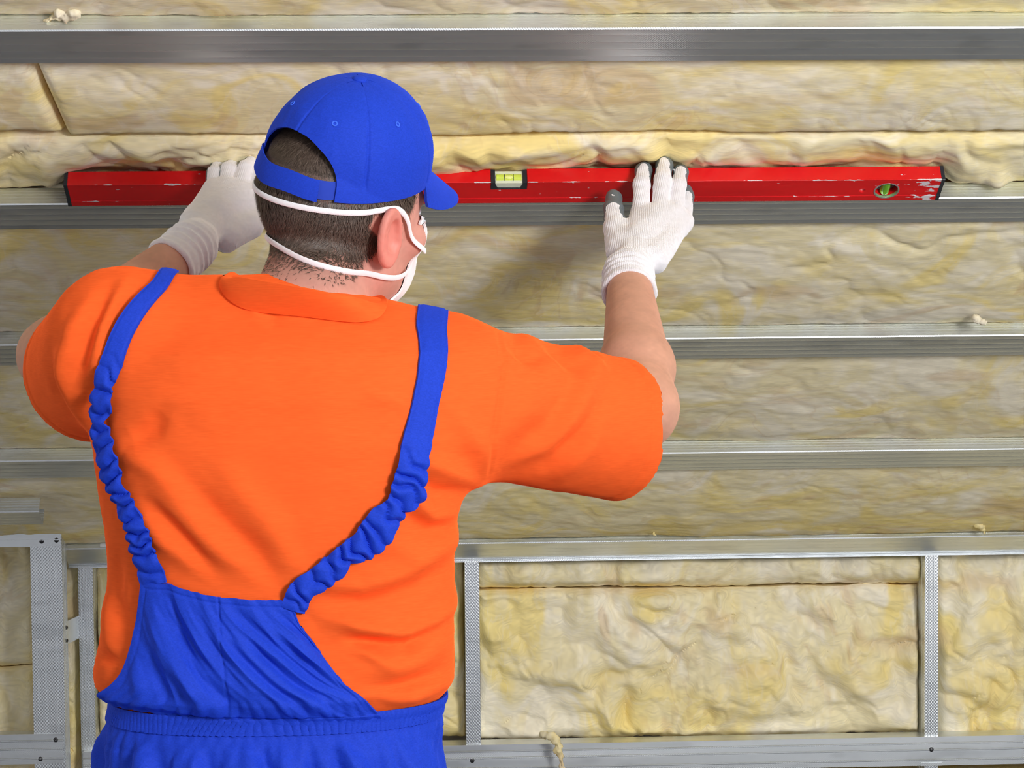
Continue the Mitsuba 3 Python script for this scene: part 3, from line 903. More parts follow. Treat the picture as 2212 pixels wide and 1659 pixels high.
def body_sdf(p):
    d = smin(head_sdf(p), neck_sdf(p), .022)
    t = smax(torso(p, .022), p[:, 2] - _z[-1] + .01, .05)
    t = smin(t, shoulders(p, .016), .05)
    d = smin(d, t, .03)
    for S, E_, W_ in ((SL, EL, WL), (SR, ER, WR)):
        a = rcone(p, S, E_, .052, .040)
        a = smin(a, forearm(p, E_, W_), .028)
        d = smin(d, a, .02)
    # the point of the right elbow
    d = smin(d, rcone(p, ER + [0, -.0, -.008], ER + [.006, .004, -.020], .028, .022), .02)
    return np.maximum(d, _z[0] - p[:, 2])


SX = at(592, 1500, BY)[0]
bm = sdf_mesh(body_sdf, (SX - .36, 2.10, _z[0] - .01), (at(1470, 700, 2.6)[0], 2.92, HEAD[2] + .16), .0025)
bv = np.array(bm.vertices)
q = to_head(bv)


def hair_density(q):
    """0..1: how thick the hair grows at this place of the head."""
    az = np.degrees(np.arctan2(np.abs(q[:, 0]), q[:, 1]))   # 0 in front, 180 behind
    line = np.interp(az, [0, 55, 72, 80, 98, 104, 125, 150, 180], [.075, .060, .030, -.010, .018, -.034, -.060, -.068, -.071])
    soft = np.interp(az, [0, 70, 100, 130, 180], [.006, .008, .014, .050, .060])
    d = np.clip((q[:, 2] - line) / soft, 0, 1)
    near_ear = (np.abs(q[:, 0]) > .074) & (q[:, 1] > -.040) & (q[:, 1] < .02) & (q[:, 2] < .030)
    return np.where(near_ear, 0, d)


arm = np.minimum(np.linalg.norm(bv - EL, axis=1), np.linalg.norm(bv - ER, axis=1))
n1 = meshkit.fbm(bv * 60, 3)[:, None]; n2 = meshkit.fbm(bv * 320, 2, 4)[:, None]
col = np.array([.56, .285, .195]) * (.86 + .28 * n1) * (.93 + .14 * n2)
onhead = (np.linalg.norm(q, axis=1) < .2) & (bv[:, 2] > NB[2] - .03)
pink = np.array([.60, .285, .225]) * (.88 + .24 * n1) * (.95 + .1 * n2)
col = np.where(onhead[:, None], pink, col)
earness = np.clip(1 - np.minimum(ear(q, 1), ear(q, -1)) / .008, 0, 1)[:, None] * onhead[:, None]
col = col * (1 - earness) + np.array([.66, .235, .185]) * (.9 + .2 * n1) * earness
elb = np.clip(1 - np.linalg.norm(bv - (ER + [.004, 0, -.02]), axis=1) / .05, 0, 1)[:, None]
col = col * (1 - .4 * elb) + np.array([.66, .27, .21]) * .4 * elb
hd_ = hair_density(q) * onhead * (1 - earness[:, 0])
stub = np.array([.095, .062, .050])
mixv = (hd_ * .90)[:, None]
col = col * (1 - mixv) + stub * mixv
add('person__body', bm, 'skin', True, color=col)
labels['person__body'] = {'label': 'bare skin of head, neck and forearms'}

# eyes
for s in (-1, 1):
    e = trimesh.creation.icosphere(3, .0118)
    e.apply_translation(from_head([(.031 * s, .079, .008)])[0])
    add('person__eye', e, 'white_elastic', True)

# the cap's own axes
CT = math.radians(8)                                        # the cap's own tilt, front up
cy_, cz_ = hy * math.cos(CT) + hz * math.sin(CT), hz * math.cos(CT) - hy * math.sin(CT)
CAPO = from_head([(.0, -.007, .047)])[0]
CRL = math.radians(5)
cx_, cz_ = hx * math.cos(CRL) - cz_ * math.sin(CRL), cz_ * math.cos(CRL) + hx * math.sin(CRL)
CB = np.stack([cx_, cy_, cz_])
cap_to = lambda q: CAPO + np.asarray(q) @ CB
RX, RY, CH = .0868, .1015, .108


def cap_point(az, t, dr=0.0):
    """az: 0 in front, growing to the wearer's right; t: 0 at the rim, 1 at the button."""
    k = np.cos(t * np.pi / 2)
    prof = np.maximum(k, 0) ** .90
    front = np.clip(np.cos(az), 0, 1)
    sag = 1 + .045 * front * np.sin(np.pi * np.clip(t * 1.25, 0, 1)) + .020 * np.sin(np.pi * np.clip(t, 0, 1))
    seam = np.abs(((np.degrees(az) + 30) % 60) - 30)
    fac = 1 - .024 * np.exp(-(seam / 1.2) ** 2) * (t > .03) - .016 * (seam / 30) ** 2 * np.sin(np.pi * t)
    w = 1 + (meshkit.fbm(np.stack([np.sin(az) * 2.2, np.cos(az) * 2.2, t * 2.6], -1), 3) - .5) * .11 * np.sin(np.pi * np.clip(t, 0, 1))
    r = prof * sag * fac * w
    z = CH * np.sin(t * np.pi / 2) ** .93 * (1 + .03 * front) - .004 * (seam < 2) * (t > .9)
    return np.stack([(RX * r + dr) * np.sin(az), (RY * r + dr) * np.cos(az), z], -1)


# short hair as strands
rng = np.random.default_rng(5)
pts, fi = trimesh.sample.sample_surface(trimesh.Trimesh(bv, np.array(bm.faces)[(np.linalg.norm(q, axis=1) < .16)[np.array(bm.faces)].all(1)], process=False), 110000, seed=5)
qq = to_head(pts)
den = hair_density(qq) * (np.minimum(ear(qq, 1), ear(qq, -1)) > .004)
den = den ** 1.7
keep = rng.random(len(pts)) < den * .95
keep &= den > .05
cz0_ = (pts - CAPO) @ CB.T
caz = np.abs(np.degrees(np.arctan2(cz0_[:, 0], -cz0_[:, 1])))
inside = (cz0_[:, 2] > .001) & ~(caz < 43)
keep &= ~inside
pts, qq, den = pts[keep], qq[keep], den[keep]
nrm = gradient(lambda p: smin(head_sdf(p, False), neck_sdf(p), .022), pts)
down = -hz * .9 - hx * .18
azq = np.arctan2(qq[:, 0], qq[:, 1])
tang = down + (meshkit.noise(pts * 30)[:, None] - .5) * hx * 1.4 + (meshkit.noise(pts * 30, 3)[:, None] - .5) * hy * 1.4 + rng.normal(0, .22, (len(pts), 3))
tang -= nrm * (tang * nrm).sum(1, keepdims=True)
tang = unit(tang)
ln = (.004 + .010 * den ** 1.2) * rng.uniform(.7, 1.3, len(pts))
over = (cz0_[keep][:, 2] > 0)
lift = np.where(over, .12, .30)
ln = np.where(over, np.minimum(ln, np.maximum(cz0_[keep][:, 2] - .022, .004)), ln)
sd = unit(np.cross(tang, nrm)) * (.00032 + .0002 * rng.random((len(pts), 1)))
b0 = pts - nrm * .0005
p1 = pts + tang * (ln * .55)[:, None] + nrm * (ln * lift * .55)[:, None]
p2 = pts + tang * ln[:, None] + nrm * (ln * lift * .75)[:, None]
n = len(pts)
hv = np.vstack([b0 - sd, b0 + sd, p1 - sd * .8, p1 + sd * .8, p2])
i = np.arange(n)
hf = np.vstack([np.stack([i, i + n, i + 3 * n], 1), np.stack([i, i + 3 * n, i + 2 * n], 1), np.stack([i + 2 * n, i + 3 * n, i + 4 * n], 1)])
hc = (np.array([.070, .047, .035]) * rng.uniform(.6, 1.5, (n, 1)) + np.array([.05, .04, .035]) * (rng.random((n, 1)) < .15))
add('person__hair', trimesh.Trimesh(hv, hf, process=False), 'hair', False, color=np.vstack([hc] * 5))
labels['person__hair'] = {'label': 'short dark brown hair cropped at the nape'}

# ---- shirt
sm = sdf_mesh(shirt_sdf, (SX - .37, 2.10, _z[0] - .01), (at(1400, 900, 2.5)[0], 2.66, at(400, 570, 2.36)[2]), .0036)
sv = np.array(sm.vertices); sn = np.array(sm.vertex_normals)


def fold_field(v, n, folds, plane=2.26):
    """Cloth folds: ridges (+) and valleys (-) along lines over the back, in x and z of the body."""
    out = np.zeros(len(v))
    for pts, w, a in folds:
        L = np.array([at(x, y, plane)[[0, 2]] for x, y in pts])
        best = np.full(len(v), 9.0); tt = np.zeros(len(v))
        lens = np.r_[0, np.cumsum(np.linalg.norm(np.diff(L, axis=0), axis=1))]
        vv = v[:, [0, 2]]
        for k in range(len(L) - 1):
            ba = L[k + 1] - L[k]
            t = np.clip((vv - L[k]) @ ba / (ba @ ba), 0, 1)
            d = np.linalg.norm(vv - L[k] - t[:, None] * ba, axis=1)
            s = d < best
            best[s] = d[s]; tt[s] = (lens[k] + t[s] * (lens[k + 1] - lens[k])) / lens[-1]
        out += a * np.exp(-(best / w) ** 2) * np.sin(np.pi * np.clip(tt * .9 + .05, 0, 1)) ** .6
    return out * np.clip((.25 - n[:, 1]) / .5, 0, 1)


SF = [
    # from the left strap down across the back
    ([(270, 975), (340, 1010), (420, 1080)], .012, .006), ([(285, 950), (330, 925), (350, 890)], .012, -.005),
    ([(300, 1020), (390, 1090), (480, 1180), (560, 1270)], .016, .005), ([(340, 1010), (450, 1090), (560, 1200), (610, 1280)], .014, -.0045),
    ([(300, 1100), (380, 1190), (450, 1265)], .013, .005), ([(480, 1010), (580, 1120), (640, 1230)], .016, .004),
    ([(320, 1080), (400, 1160), (470, 1240)], .009, -.004),
    # right armpit
    ([(880, 985), (950, 1010), (1030, 1060)], .010, .005), ([(885, 1030), (950, 1070), (1010, 1075)], .010, -.005),
    ([(890, 1060), (930, 1120), (985, 1125)], .010, .005), ([(870, 1110), (930, 1150), (985, 1150)], .010, -.0045),
    ([(830, 1170), (900, 1200), (985, 1170)], .013, .004), ([(990, 900), (1040, 980), (1045, 1050)], .012, .004),
    # right waist
    ([(680, 1250), (780, 1265), (880, 1235), (985, 1190)], .012, .005), ([(680, 1290), (800, 1300), (900, 1270), (980, 1230)], .012, -.004),
    ([(660, 1330), (760, 1345), (860, 1380), (940, 1360), (985, 1320)], .011, .008), ([(700, 1385), (800, 1385), (880, 1392), (960, 1362)], .008, -.009),
    ([(700, 1370), (780, 1400), (840, 1440)], .008, .005), ([(730, 1440), (800, 1455), (880, 1440), (980, 1400)], .014, .005),
    ([(750, 1480), (850, 1487), (960, 1470)], .010, -.006), ([(780, 1505), (860, 1510), (950, 1490)], .010, .006),
    # left waist
    ([(245, 1220), (238, 1300), (270, 1380)], .010, -.005), ([(225, 1300), (230, 1400), (262, 1440)], .012, .006),
    ([(206, 1440), (240, 1436), (275, 1440)], .007, -.006), ([(210, 1465), (240, 1462), (262, 1470)], .008, .006),
    # upper back, faint
    ([(530, 640), (555, 690)], .008, .002), ([(585, 650), (590, 700)], .008, -.002), ([(640, 900), (720, 905), (820, 890)], .014, -.0015),
    ([(650, 800), (700, 900), (690, 1000)], .03, .002), ([(880, 880), (780, 830), (700, 840)], .010, .0015),
    # right sleeve
    ([(1320, 800), (1270, 900), (1200, 980), (1090, 1030)], .013, .005), ([(1345, 860), (1280, 960), (1190, 1020), (1100, 1045)], .014, -.005),
    ([(1330, 900), (1290, 990), (1240, 1050)], .012, .005), ([(1110, 740), (1150, 780), (1185, 790)], .008, -.005), ([(1170, 755), (1230, 780), (1270, 810)], .008, -.005),
    ([(1130, 730), (1190, 770), (1220, 810)], .008, .004), ([(1270, 765), (1310, 790), (1330, 815)], .008, .006), ([(1290, 765), (1330, 800)], .005, -.006),
    ([(1180, 810), (1140, 900), (1090, 960)], .014, .003), ([(1260, 830), (1200, 930), (1120, 990)], .012, -.003),
    # left sleeve
    ([(225, 620), (190, 700), (150, 830)], .009, -.005), ([(180, 650), (140, 720), (110, 830)], .010, .004), ([(290, 610), (240, 690), (215, 760)], .009, -.005),
    ([(250, 620), (210, 720), (190, 800)], .009, .005), ([(200, 820), (185, 880), (200, 950)], .010, -.005), ([(110, 780), (130, 880), (170, 950)], .012, .004),
    ([(80, 760), (95, 860), (140, 940)], .009, -.004),
    # seams of the sleeves
    ([(1085, 725), (1098, 790), (1080, 880), (1062, 960), (1056, 1030)], .0028, -.0022), ([(1085, 860), (1070, 940), (1060, 1030)], .012, .002),
]
dsp = 1.8 * fold_field(sv, sn, SF)
dsp += (meshkit.fbm(sv * [9, 9, 7], 3, 2) - .5) * .009 * np.clip(1 - (sv[:, 2] - _z[0]) / .5, .35, 1)
dsp += (meshkit.fbm(sv * 38, 2, 7) - .5) * .0024
for C, N in ((CL, NL), (CR, NR)):                           # hem seams near the sleeve openings
    a = (sv - C) @ N
    near = np.linalg.norm(sv - C, axis=1) < .13
    dsp += near * (-.0012 * np.exp(-((a + .022) / .0014) ** 2) + .0008 * np.clip((a + .022) / .004, 0, 1))
bx_ = [(311, 1253), (366, 1257), (474, 1285), (617, 1293), (647, 1320), (681, 1386), (712, 1435), (750, 1481), (800, 1520), (826, 1562), (503, 1566), (222, 1506), (262, 1462), (296, 1359)]
import shapely
reg = sg.Polygon([at(x, y, 2.25)[[0, 2]] for x, y in bx_])
box_ = reg.bounds
sel = np.where((sn[:, 1] < .1) & (sv[:, 0] > box_[0] - .05) & (sv[:, 0] < box_[2] + .05) & (sv[:, 2] > box_[1] - .05) & (sv[:, 2] < box_[3] + .05))[0]
far = shapely.distance(reg, shapely.points(sv[sel][:, [0, 2]]))
ease = np.clip((far - .008) / .030, 0, 1)
dsp[sel] = np.where(dsp[sel] > 0, dsp[sel] * ease, dsp[sel] * (.3 + .7 * ease))
sm.vertices = sv + sn * dsp[:, None]
add('person__shirt', sm, 'orange_cotton', True)
labels['person__shirt'] = {'label': 'orange short-sleeved T-shirt'}


def on_shirt(Pt, off, it=4):
    for _ in range(it):
        Pt = Pt - gradient(shirt_sdf, Pt, 2e-3) * shirt_sdf(Pt)[:, None]
    return Pt + gradient(shirt_sdf, Pt, 2e-3) * off


# ribbed collar
CC = at(654, 634, 2.335); e1 = unit(np.array([math.cos(.19), 0, -math.sin(.19)])); e2 = unit(np.array([.0, 1, -.12]))
ang = np.linspace(0, 2 * np.pi, 120, endpoint=False)
topr = CC + .0745 * np.cos(ang)[:, None] * e1 + .070 * np.sin(ang)[:, None] * e2
out = unit(topr - CC)
botr = on_shirt(topr + out * .012 - np.array([0, 0, .016]), .0022)
rows = []
for t in np.linspace(0, 1, 7):
    rows.append(topr * (1 - t) + botr * t + (out + [0, 0, .6]) * (.0035 * math.sin(math.pi * t)))
cv_ = np.stack(rows, 1).reshape(-1, 3)
cm = thicken(cv_, grid_faces(120, 7, True), .0025)
cm.fix_normals()
add('person__shirt__collar', cm, 'orange_cotton', 50)

# ---- overalls: trousers
WAIST = at(600, 1508, BY)[2]
TT = [(1500, 246, 958, .114), (1530, 246, 951, .113), (1548, 240, 950, .114), (1600, 222, 957, .126), (1660, 216, 965, .132), (1800, 212, 978, .138), (1900, 215, 975, .134), (2000, 225, 960, .125)]
tz = np.array([at(0, r[0], BY)[2] for r in TT]); tz[0] = WAIST
tc = np.array([(at(r[1], r[0], BY)[0] + at(r[2], r[0], BY)[0]) / 2 for r in TT]); th = np.array([(at(r[2], r[0], BY)[0] - at(r[1], r[0], BY)[0]) / 2 for r in TT])
td = np.array([r[3] for r in TT])
o_ = np.argsort(tz); tz, tc, th, td = tz[o_], tc[o_], th[o_], td[o_]


def trouser_sdf(p):
    z = p[:, 2]
    c, h, d = np.interp(z, tz, tc), np.interp(z, tz, th), np.interp(z, tz, td)
    r = (np.abs((p[:, 0] - c) / h) ** 2.4 + np.abs((p[:, 1] - BY) / d) ** 2.4) ** (1 / 2.4)
    t = smax((r - 1) * np.minimum(h, d) * .95, tz[0] + .0 - z, .04)
    for s in (-1, 1):
        x = tc[0] + s * .10
        leg = rcone(p, (x, BY, tz[0] + .06), (x + s * .03, BY + .01, .50), .112, .085)
        leg = smin(leg, rcone(p, (x + s * .03, BY + .01, .50), (x + s * .045, BY - .01, .07), .085, .085), .03)
        leg = np.maximum(leg, .035 - z)
        t = smin(t, leg, .02)
    return np.maximum(t, z - WAIST - .002)


tm = sdf_mesh(trouser_sdf, (SX - .26, 2.12, .0), (SX + .26, 2.60, WAIST + .012), .0042)
tv = np.array(tm.vertices); tn = np.array(tm.vertex_normals)
ta = np.arctan2(tv[:, 0] - tc[-1], BY - tv[:, 1])
drop = WAIST - tv[:, 2]
ph = ta * 17 + 2.2 * meshkit.noise(np.stack([ta * 3, tv[:, 2] * 9, ta * 0], -1))
w2 = meshkit.noise(np.stack([ta * 9 - drop * 14, drop * 2.5, ta * 0 + 4], -1))
w3 = 1 - np.abs(2 * meshkit.fbm(np.stack([ta * 5 + drop * 6, drop * 3.2, ta * 0 + 8], -1), 2) - 1)
band = np.exp(-((drop - .018) / .016) ** 2)
dsp = band * .0022 * np.abs(np.sin(ph * 1.9)) ** .7 + np.clip((drop - .025) / .03, 0, 1) * np.exp(-drop / .16) * ((w2 - .5) * .040 + (w3 - .6) * .016)
dsp += .0050 * np.clip((drop - .022) / .012, 0, 1) * np.exp(-np.clip(drop - .03, 0, 1) / .055) * (np.abs(np.sin(ph * 1.25 + w2 * 2)) ** .7 - .5)
dsp += np.clip(drop / .1, 0, 1) * (meshkit.fbm(tv * [10, 10, 5], 3, 6) - .5) * .012
dsp -= .0012 * np.exp(-((drop - .036) / .0018) ** 2)
seam = np.exp(-((tv[:, 0] - at(503, 1600, 2.25)[0]) / .0016) ** 2) * (tn[:, 1] < 0)
dsp -= .0016 * seam
tm.vertices = tv + tn * dsp[:, None]
add('person__overalls', tm, 'blue_twill', True)
labels['person__overalls'] = {'label': 'royal blue bib overalls with elastic waist'}

# the gathered elastic waistband, a ring over the trousers and the foot of the bib
nw, mw = 720, 9
aw, vw = np.meshgrid(np.arange(nw) * 2 * np.pi / nw, np.linspace(0, 1, mw), indexing='ij')
zw = WAIST + .004 - .020 * vw
pl = np.abs(np.sin(aw * 84 + 7 * meshkit.noise(np.stack([np.sin(aw) * 5, np.cos(aw) * 5, vw * .7], -1)) + vw * .8)) ** .8
ow = .0004 + .0020 * pl * np.sin(np.pi * np.clip(vw * .9 + .05, 0, 1)) ** .5
hw_, dw_ = np.interp(zw, tz, th) + ow, np.interp(zw, tz, td) + ow
sgn = lambda x: np.sign(x) * np.abs(x) ** (2 / 2.4)
wv = np.stack([np.interp(zw, tz, tc) + hw_ * sgn(np.sin(aw)), BY - dw_ * sgn(np.cos(aw)), zw], -1).reshape(-1, 3)
wm = thicken(wv, grid_faces(nw, mw, True), .0035)
wm.fix_normals()
add('person__overalls__waistband', wm, 'blue_twill', 50)

# the bib on the back
top_c = resample([(311, 1253), (340, 1256), (366, 1257), (400, 1268), (474, 1285), (545, 1291), (612, 1293), (638, 1316)], 60)
bot_c = resample([(232, 1507), (252, 1519), (332, 1536), (503, 1559), (666, 1566), (760, 1566), (826, 1562)], 60)
lef_c = resample([(311, 1253), (309, 1276), (296, 1359), (281, 1420), (262, 1462), (240, 1484), (222, 1496), (232, 1507)], 70)
rig_c = resample([(638, 1316), (650, 1350), (679, 1388), (712, 1435), (750, 1481), (788, 1508), (816, 1540), (826, 1562)], 70)
nu_, nv_ = 150, 130
top_c, bot_c, lef_c, rig_c = resample(top_c, nu_), resample(bot_c, nu_), resample(lef_c, nv_), resample(rig_c, nv_)
U, Vv = np.meshgrid(np.linspace(0, 1, nu_), np.linspace(0, 1, nv_), indexing='ij')
U3, V3 = U[..., None], Vv[..., None]
pix = ((1 - V3) * top_c[:, None] + V3 * bot_c[:, None] + (1 - U3) * lef_c[None] + U3 * rig_c[None]
       - ((1 - U3) * (1 - V3) * top_c[0] + U3 * (1 - V3) * top_c[-1] + (1 - U3) * V3 * bot_c[0] + U3 * V3 * bot_c[-1]))
cloth = lambda p: np.minimum(shirt_sdf(p), trouser_sdf(p))
pb, nb_ = drape(cloth, pix.reshape(-1, 2))
nb_ = unit(nb_ * [1, 1, .5])
# cloth bridges hollows: smooth the depth
gb = pb.reshape(nu_, nv_, 3)
from scipy.ndimage import gaussian_filter
gb = np.stack([gaussian_filter(gb[..., k], 3, mode='nearest') for k in range(3)], -1) * .6 + gb * .4
gn = np.stack([gaussian_filter(nb_.reshape(nu_, nv_, 3)[..., k], 4, mode='nearest') for k in range(3)], -1)
gn = unit(gn)
vb_ = cloth(gb.reshape(-1, 3))
gb = gb + (gradient(cloth, gb.reshape(-1, 3), 2e-3) * np.clip(-vb_, 0, .03)[:, None]).reshape(gb.shape)
lift = .0075 + .006 * np.sin(np.pi * U) * np.sin(np.pi * np.clip(Vv * .9, 0, 1))
# gathers above the waist and slanting folds from the upper left to the lower right
gat = np.abs(np.sin(U * 62 + 3 * meshkit.noise(np.stack([U * 9, Vv * 3, U * 0], -1)))) ** .8
lift += .0038 * gat * np.clip((Vv - .66) / .3, 0, 1) ** 1.5
sl = U * 1.0 - Vv * .42
fo = meshkit.fbm(np.stack([sl * 9, Vv * 1.3, U * 0 + 3], -1), 3)
edgeu = np.clip((1 - U) * 9, .15, 1) * np.clip(U * 9, .15, 1)
lift += edgeu * (fo - .5) * .030 * np.clip(Vv * 3, .15, 1) * np.clip((1 - Vv) * 4, 0, 1)
rid = 1 - np.abs(2 * meshkit.fbm(np.stack([sl * 7 + 4, Vv * 1.1, U * 0 + 9], -1), 2) - 1)
lift += edgeu * (rid - .5) * .014 * np.clip(Vv * 2.5, .1, 1) * np.clip((1 - Vv) * 4, 0, 1)
xs = pix[..., 0] - (474 + (pix[..., 1] - 1285) * .095)      # middle seam
lift -= .0018 * np.exp(-(xs / 2.2) ** 2)
edge = np.minimum(np.minimum(U * 2, (1 - U) * 2), Vv * 1.5)
lift -= .0012 * np.exp(-((edge - .075) / .010) ** 2)
flap = np.exp(-(U / .10) ** 2) * np.exp(-((Vv - .93) / .09) ** 2)
lift = np.maximum(lift, .003) * np.clip((1 - Vv) / .08, .45, 1) + flap * .002
bibV = (gb + gn * lift[..., None]).reshape(-1, 3)
F_ = grid_faces(nu_, nv_)
tmp = trimesh.Trimesh(bibV, F_, process=False)
if tmp.face_normals[:, 1].mean() > 0:
    F_ = F_[:, ::-1]
bib = thicken(bibV, F_, .0026)
add('person__overalls__bib', bib, 'blue_twill', 50)


def ribbon(px, hw, gather, key, bsdf, extend=0, off=.002, seed=0, n=260, m=15):
    """A strap lying on the shirt along the pixel path px with half widths hw (pixels)."""
    c = resample(px, n); w = resample(np.stack([np.linspace(0, 1, len(hw)), hw], 1), n)[:, 1] / 1880.0
    C, N = drape(shirt_sdf, c)
    if extend:
        ex = np.array([C[0] + np.array([.0, .011 * k, -.0006 * k * k * .5]) for k in range(extend, 0, -1)])
        exP = on_shirt(ex, 0)
        C = np.vstack([exP, C]); N = np.vstack([gradient(shirt_sdf, exP, 2e-3), N])
        w = np.r_[np.full(extend, w[0]), w]; gather = np.r_[np.zeros(extend), np.interp(np.linspace(0, 1, n), np.linspace(0, 1, len(gather)), gather)]
    else:
        gather = np.interp(np.linspace(0, 1, n), np.linspace(0, 1, len(gather)), gather)
    C = np.stack([gaussian_filter(C[:, k], 3, mode='nearest') for k in range(3)], 1)
    N = unit(np.stack([gaussian_filter(N[:, k], 5, mode='nearest') for k in range(3)], 1))
    Tn = unit(np.gradient(C, axis=0))
    lat = unit(np.cross(Tn, N))
    ll = np.r_[0, np.cumsum(np.linalg.norm(np.diff(C, axis=0), axis=1))]
    per = .0135 + .009 * meshkit.noise(np.stack([ll * 40, ll * 0 + seed, ll * 0], -1))
    phs = np.r_[0, np.cumsum(np.pi * np.diff(ll) / per[1:])]
    s = np.linspace(-1, 1, m)
    S_, I = np.meshgrid(s, np.arange(len(C)))
    wob = (meshkit.noise(np.stack([ll[I] * 60, S_ * 1.3 + seed, S_ * 0], -1)) - .5) * 3.4
    puff = np.abs(np.sin(phs[I] + S_ * .7 + wob)) ** .75
    edgew = 1 + gather[I] * (.55 * (meshkit.noise(np.stack([ll[I] * 55, np.sign(S_) * 3 + seed, S_ * 0], -1)) - .45) + .10 * (puff - .5))
    base = C[I] + lat[I] * (S_ * w[I] * edgew)[..., None]
    g = base.reshape(-1, 3)
    v = shirt_sdf(g)
    nn = gradient(shirt_sdf, g, 2e-3)
    g = g - nn * np.clip(v, -.02, .010)[:, None]
    h = off + .0022 + gather[I] * (.0030 + .0085 * puff * (1 - .35 * S_ ** 2)) + .0008 * (1 - S_ ** 4)
    h -= .0009 * np.exp(-((np.abs(S_) - .86) / .05) ** 2) * (1 - gather[I])
    g = g + (N[I].reshape(-1, 3) * .6 + nn * .4) * h.reshape(-1)[:, None]
    F = grid_faces(len(C), m)
    tmp = trimesh.Trimesh(g, F, process=False)
    if (tmp.face_normals * nn[F[:, 0]]).sum(1).mean() < 0:
        F = F[:, ::-1]
    return add(key, thicken(g, F, .0024), bsdf, 55)


ribbon([(350, 615), (346, 618), (319, 643), (293, 673), (272, 706), (255, 744), (245, 778), (239, 795), (232, 833), (230, 875), (228, 909), (234, 951), (245, 989), (255, 1023), (272, 1061), (289, 1099), (304, 1132), (314, 1170), (327, 1212), (337, 1262)],
       [16, 18, 19, 20, 20, 24, 25, 25, 24, 25, 26, 24, 22, 23, 23, 22, 24, 27], [0, 0, 0, 0, 0, .25, 1, 1, 1, 1, 1, 1, 1, 1, 1, 1, .7, .3], 'person__overalls__strap', 'blue_twill', 5, seed=3, n=300)
ribbon([(929, 706), (935, 754), (929, 815), (919, 864), (906, 926), (892, 981), (888, 1020), (872, 1061), (847, 1094), (822, 1127), (796, 1156), (757, 1186), (716, 1217), (679, 1250), (648, 1282), (632, 1318)],
       [31, 29, 29, 29, 29, 27, 31, 33, 33, 33, 31, 29, 26, 25, 25, 22], [0, 0, 0, 0, 0, 0, .7, 1, 1, 1, 1, 1, 1, 1, .9, .4], 'person__overalls__strap', 'blue_twill', 5, seed=8, n=300)

# shoes
for s in (-1, 1):
    x = tc[0] + s * .145
    f = lambda p: np.maximum(smin(rcone(p, (x, BY - .05, .05), (x + s * .01, BY + .14, .035), .052, .042), rcone(p, (x, BY - .04, .05), (x, BY - .03, .12), .05, .055), .03), .004 - p[:, 2])
    add('person__shoe', sdf_mesh(f, (x - .1, BY - .14, -.01), (x + .1, BY + .24, .2), .008), 'shoe_leather', True)

# ---- cap
def clear_of_head(q, gap):
    """Cap points pushed out until they stand gap off the head."""
    w = cap_to(np.asarray(q).reshape(-1, 3))
    for _ in range(3):
        h_ = to_head(w)
        d_ = skull(h_)
        w = w + (gradient(skull, h_, 2e-3) @ HB) * np.clip(gap - d_, 0, None)[:, None]
    return w


na, nt = 480, 90
AZ, TTt = np.meshgrid(np.arange(na) * 2 * np.pi / na, np.linspace(0, .995, nt), indexing='ij')
cq = cap_point(AZ, TTt)
F_ = grid_faces(na, nt, True)
mm = trimesh.Trimesh(cq.reshape(-1, 3), F_, process=False)
if (mm.face_normals * mm.triangles_center).sum(1).mean() < 0:
    F_ = F_[:, ::-1]
daz = (np.degrees(AZ) - 180).ravel()
val = (daz / 41) ** 2 + ((cq[..., 2].ravel() - .016) / .046) ** 2 - 1
low = (np.abs(daz) < 41) & (cq[..., 2].ravel() < .016)
val = np.where(low, (np.abs(daz) / 41) ** 2 - 1, val)
dome = split_iso(trimesh.Trimesh(cq.reshape(-1, 3), F_, process=False), val)[1]
dome = thicken(clear_of_head(dome.vertices, .0058), dome.faces, .0018)
add('person__cap', dome, 'blue_twill', 45)
labels['person__cap'] = {'label': 'plain royal blue baseball cap with an open back'}
crown = np.array([.0, 0, CH * 1.0])
bt_ = trimesh.creation.icosphere(3, 1.0); bt_.apply_scale([.008, .008, .0042]); bt_.apply_translation([0, 0, CH * 1.0])
bt_.vertices = cap_to(bt_.vertices)
add('person__cap__button', bt_, 'blue_twill', True)
for k in range(6):
    az = np.radians(30 + 60 * k)
    c0 = cap_point(np.array([az]), np.array([.50]))[0]
    c1 = cap_point(np.array([az]), np.array([.54]))[0]; c2 = cap_point(np.array([az + .04]), np.array([.50]))[0]
    nn = unit(np.cross(c2 - c0, c1 - c0)); nn = nn if nn @ c0 > 0 else -nn
    tx = unit(np.cross(nn, [0, 0, 1])); ty = np.cross(nn, tx)
    a_ = np.linspace(0, 2 * np.pi, 18, endpoint=False)
    ringp = c0 + .0034 * (np.cos(a_)[:, None] * tx + np.sin(a_)[:, None] * ty) + nn * .0004
    t_ = trimesh.creation.torus(.0024, .0009, major_sections=20, minor_sections=8)
    t_ = frame(t_, c0 + nn * .0004, tx, ty, nn)
    t_.vertices = cap_to(t_.vertices)
    add('person__cap__eyelet', t_, 'blue_thread', True)


def arc_band(az0, az1, z0, z1, dr, key, bsdf, n=60, m=8):
    a, z = np.meshgrid(np.radians(np.linspace(az0, az1, n)), np.linspace(z0, z1, m), indexing='ij')
    r = 1.0
    q = np.stack([(RX * r + dr) * np.sin(a), (RY * r + dr) * np.cos(a), z + .0012 * np.sin(a * 9)], -1)
    q[..., :2] *= (1 - .0012 * np.cos((z - (z0 + z1) / 2) / (z1 - z0) * np.pi * 2))[..., None]
    F = grid_faces(n, m)
    t = trimesh.Trimesh(q.reshape(-1, 3), F, process=False)
    if (t.face_normals * t.triangles_center).sum(1).mean() < 0:
        F = F[:, ::-1]
    t = thicken(clear_of_head(q, .0062 + dr), F, .0016)
    return add(key, t, bsdf, 45)


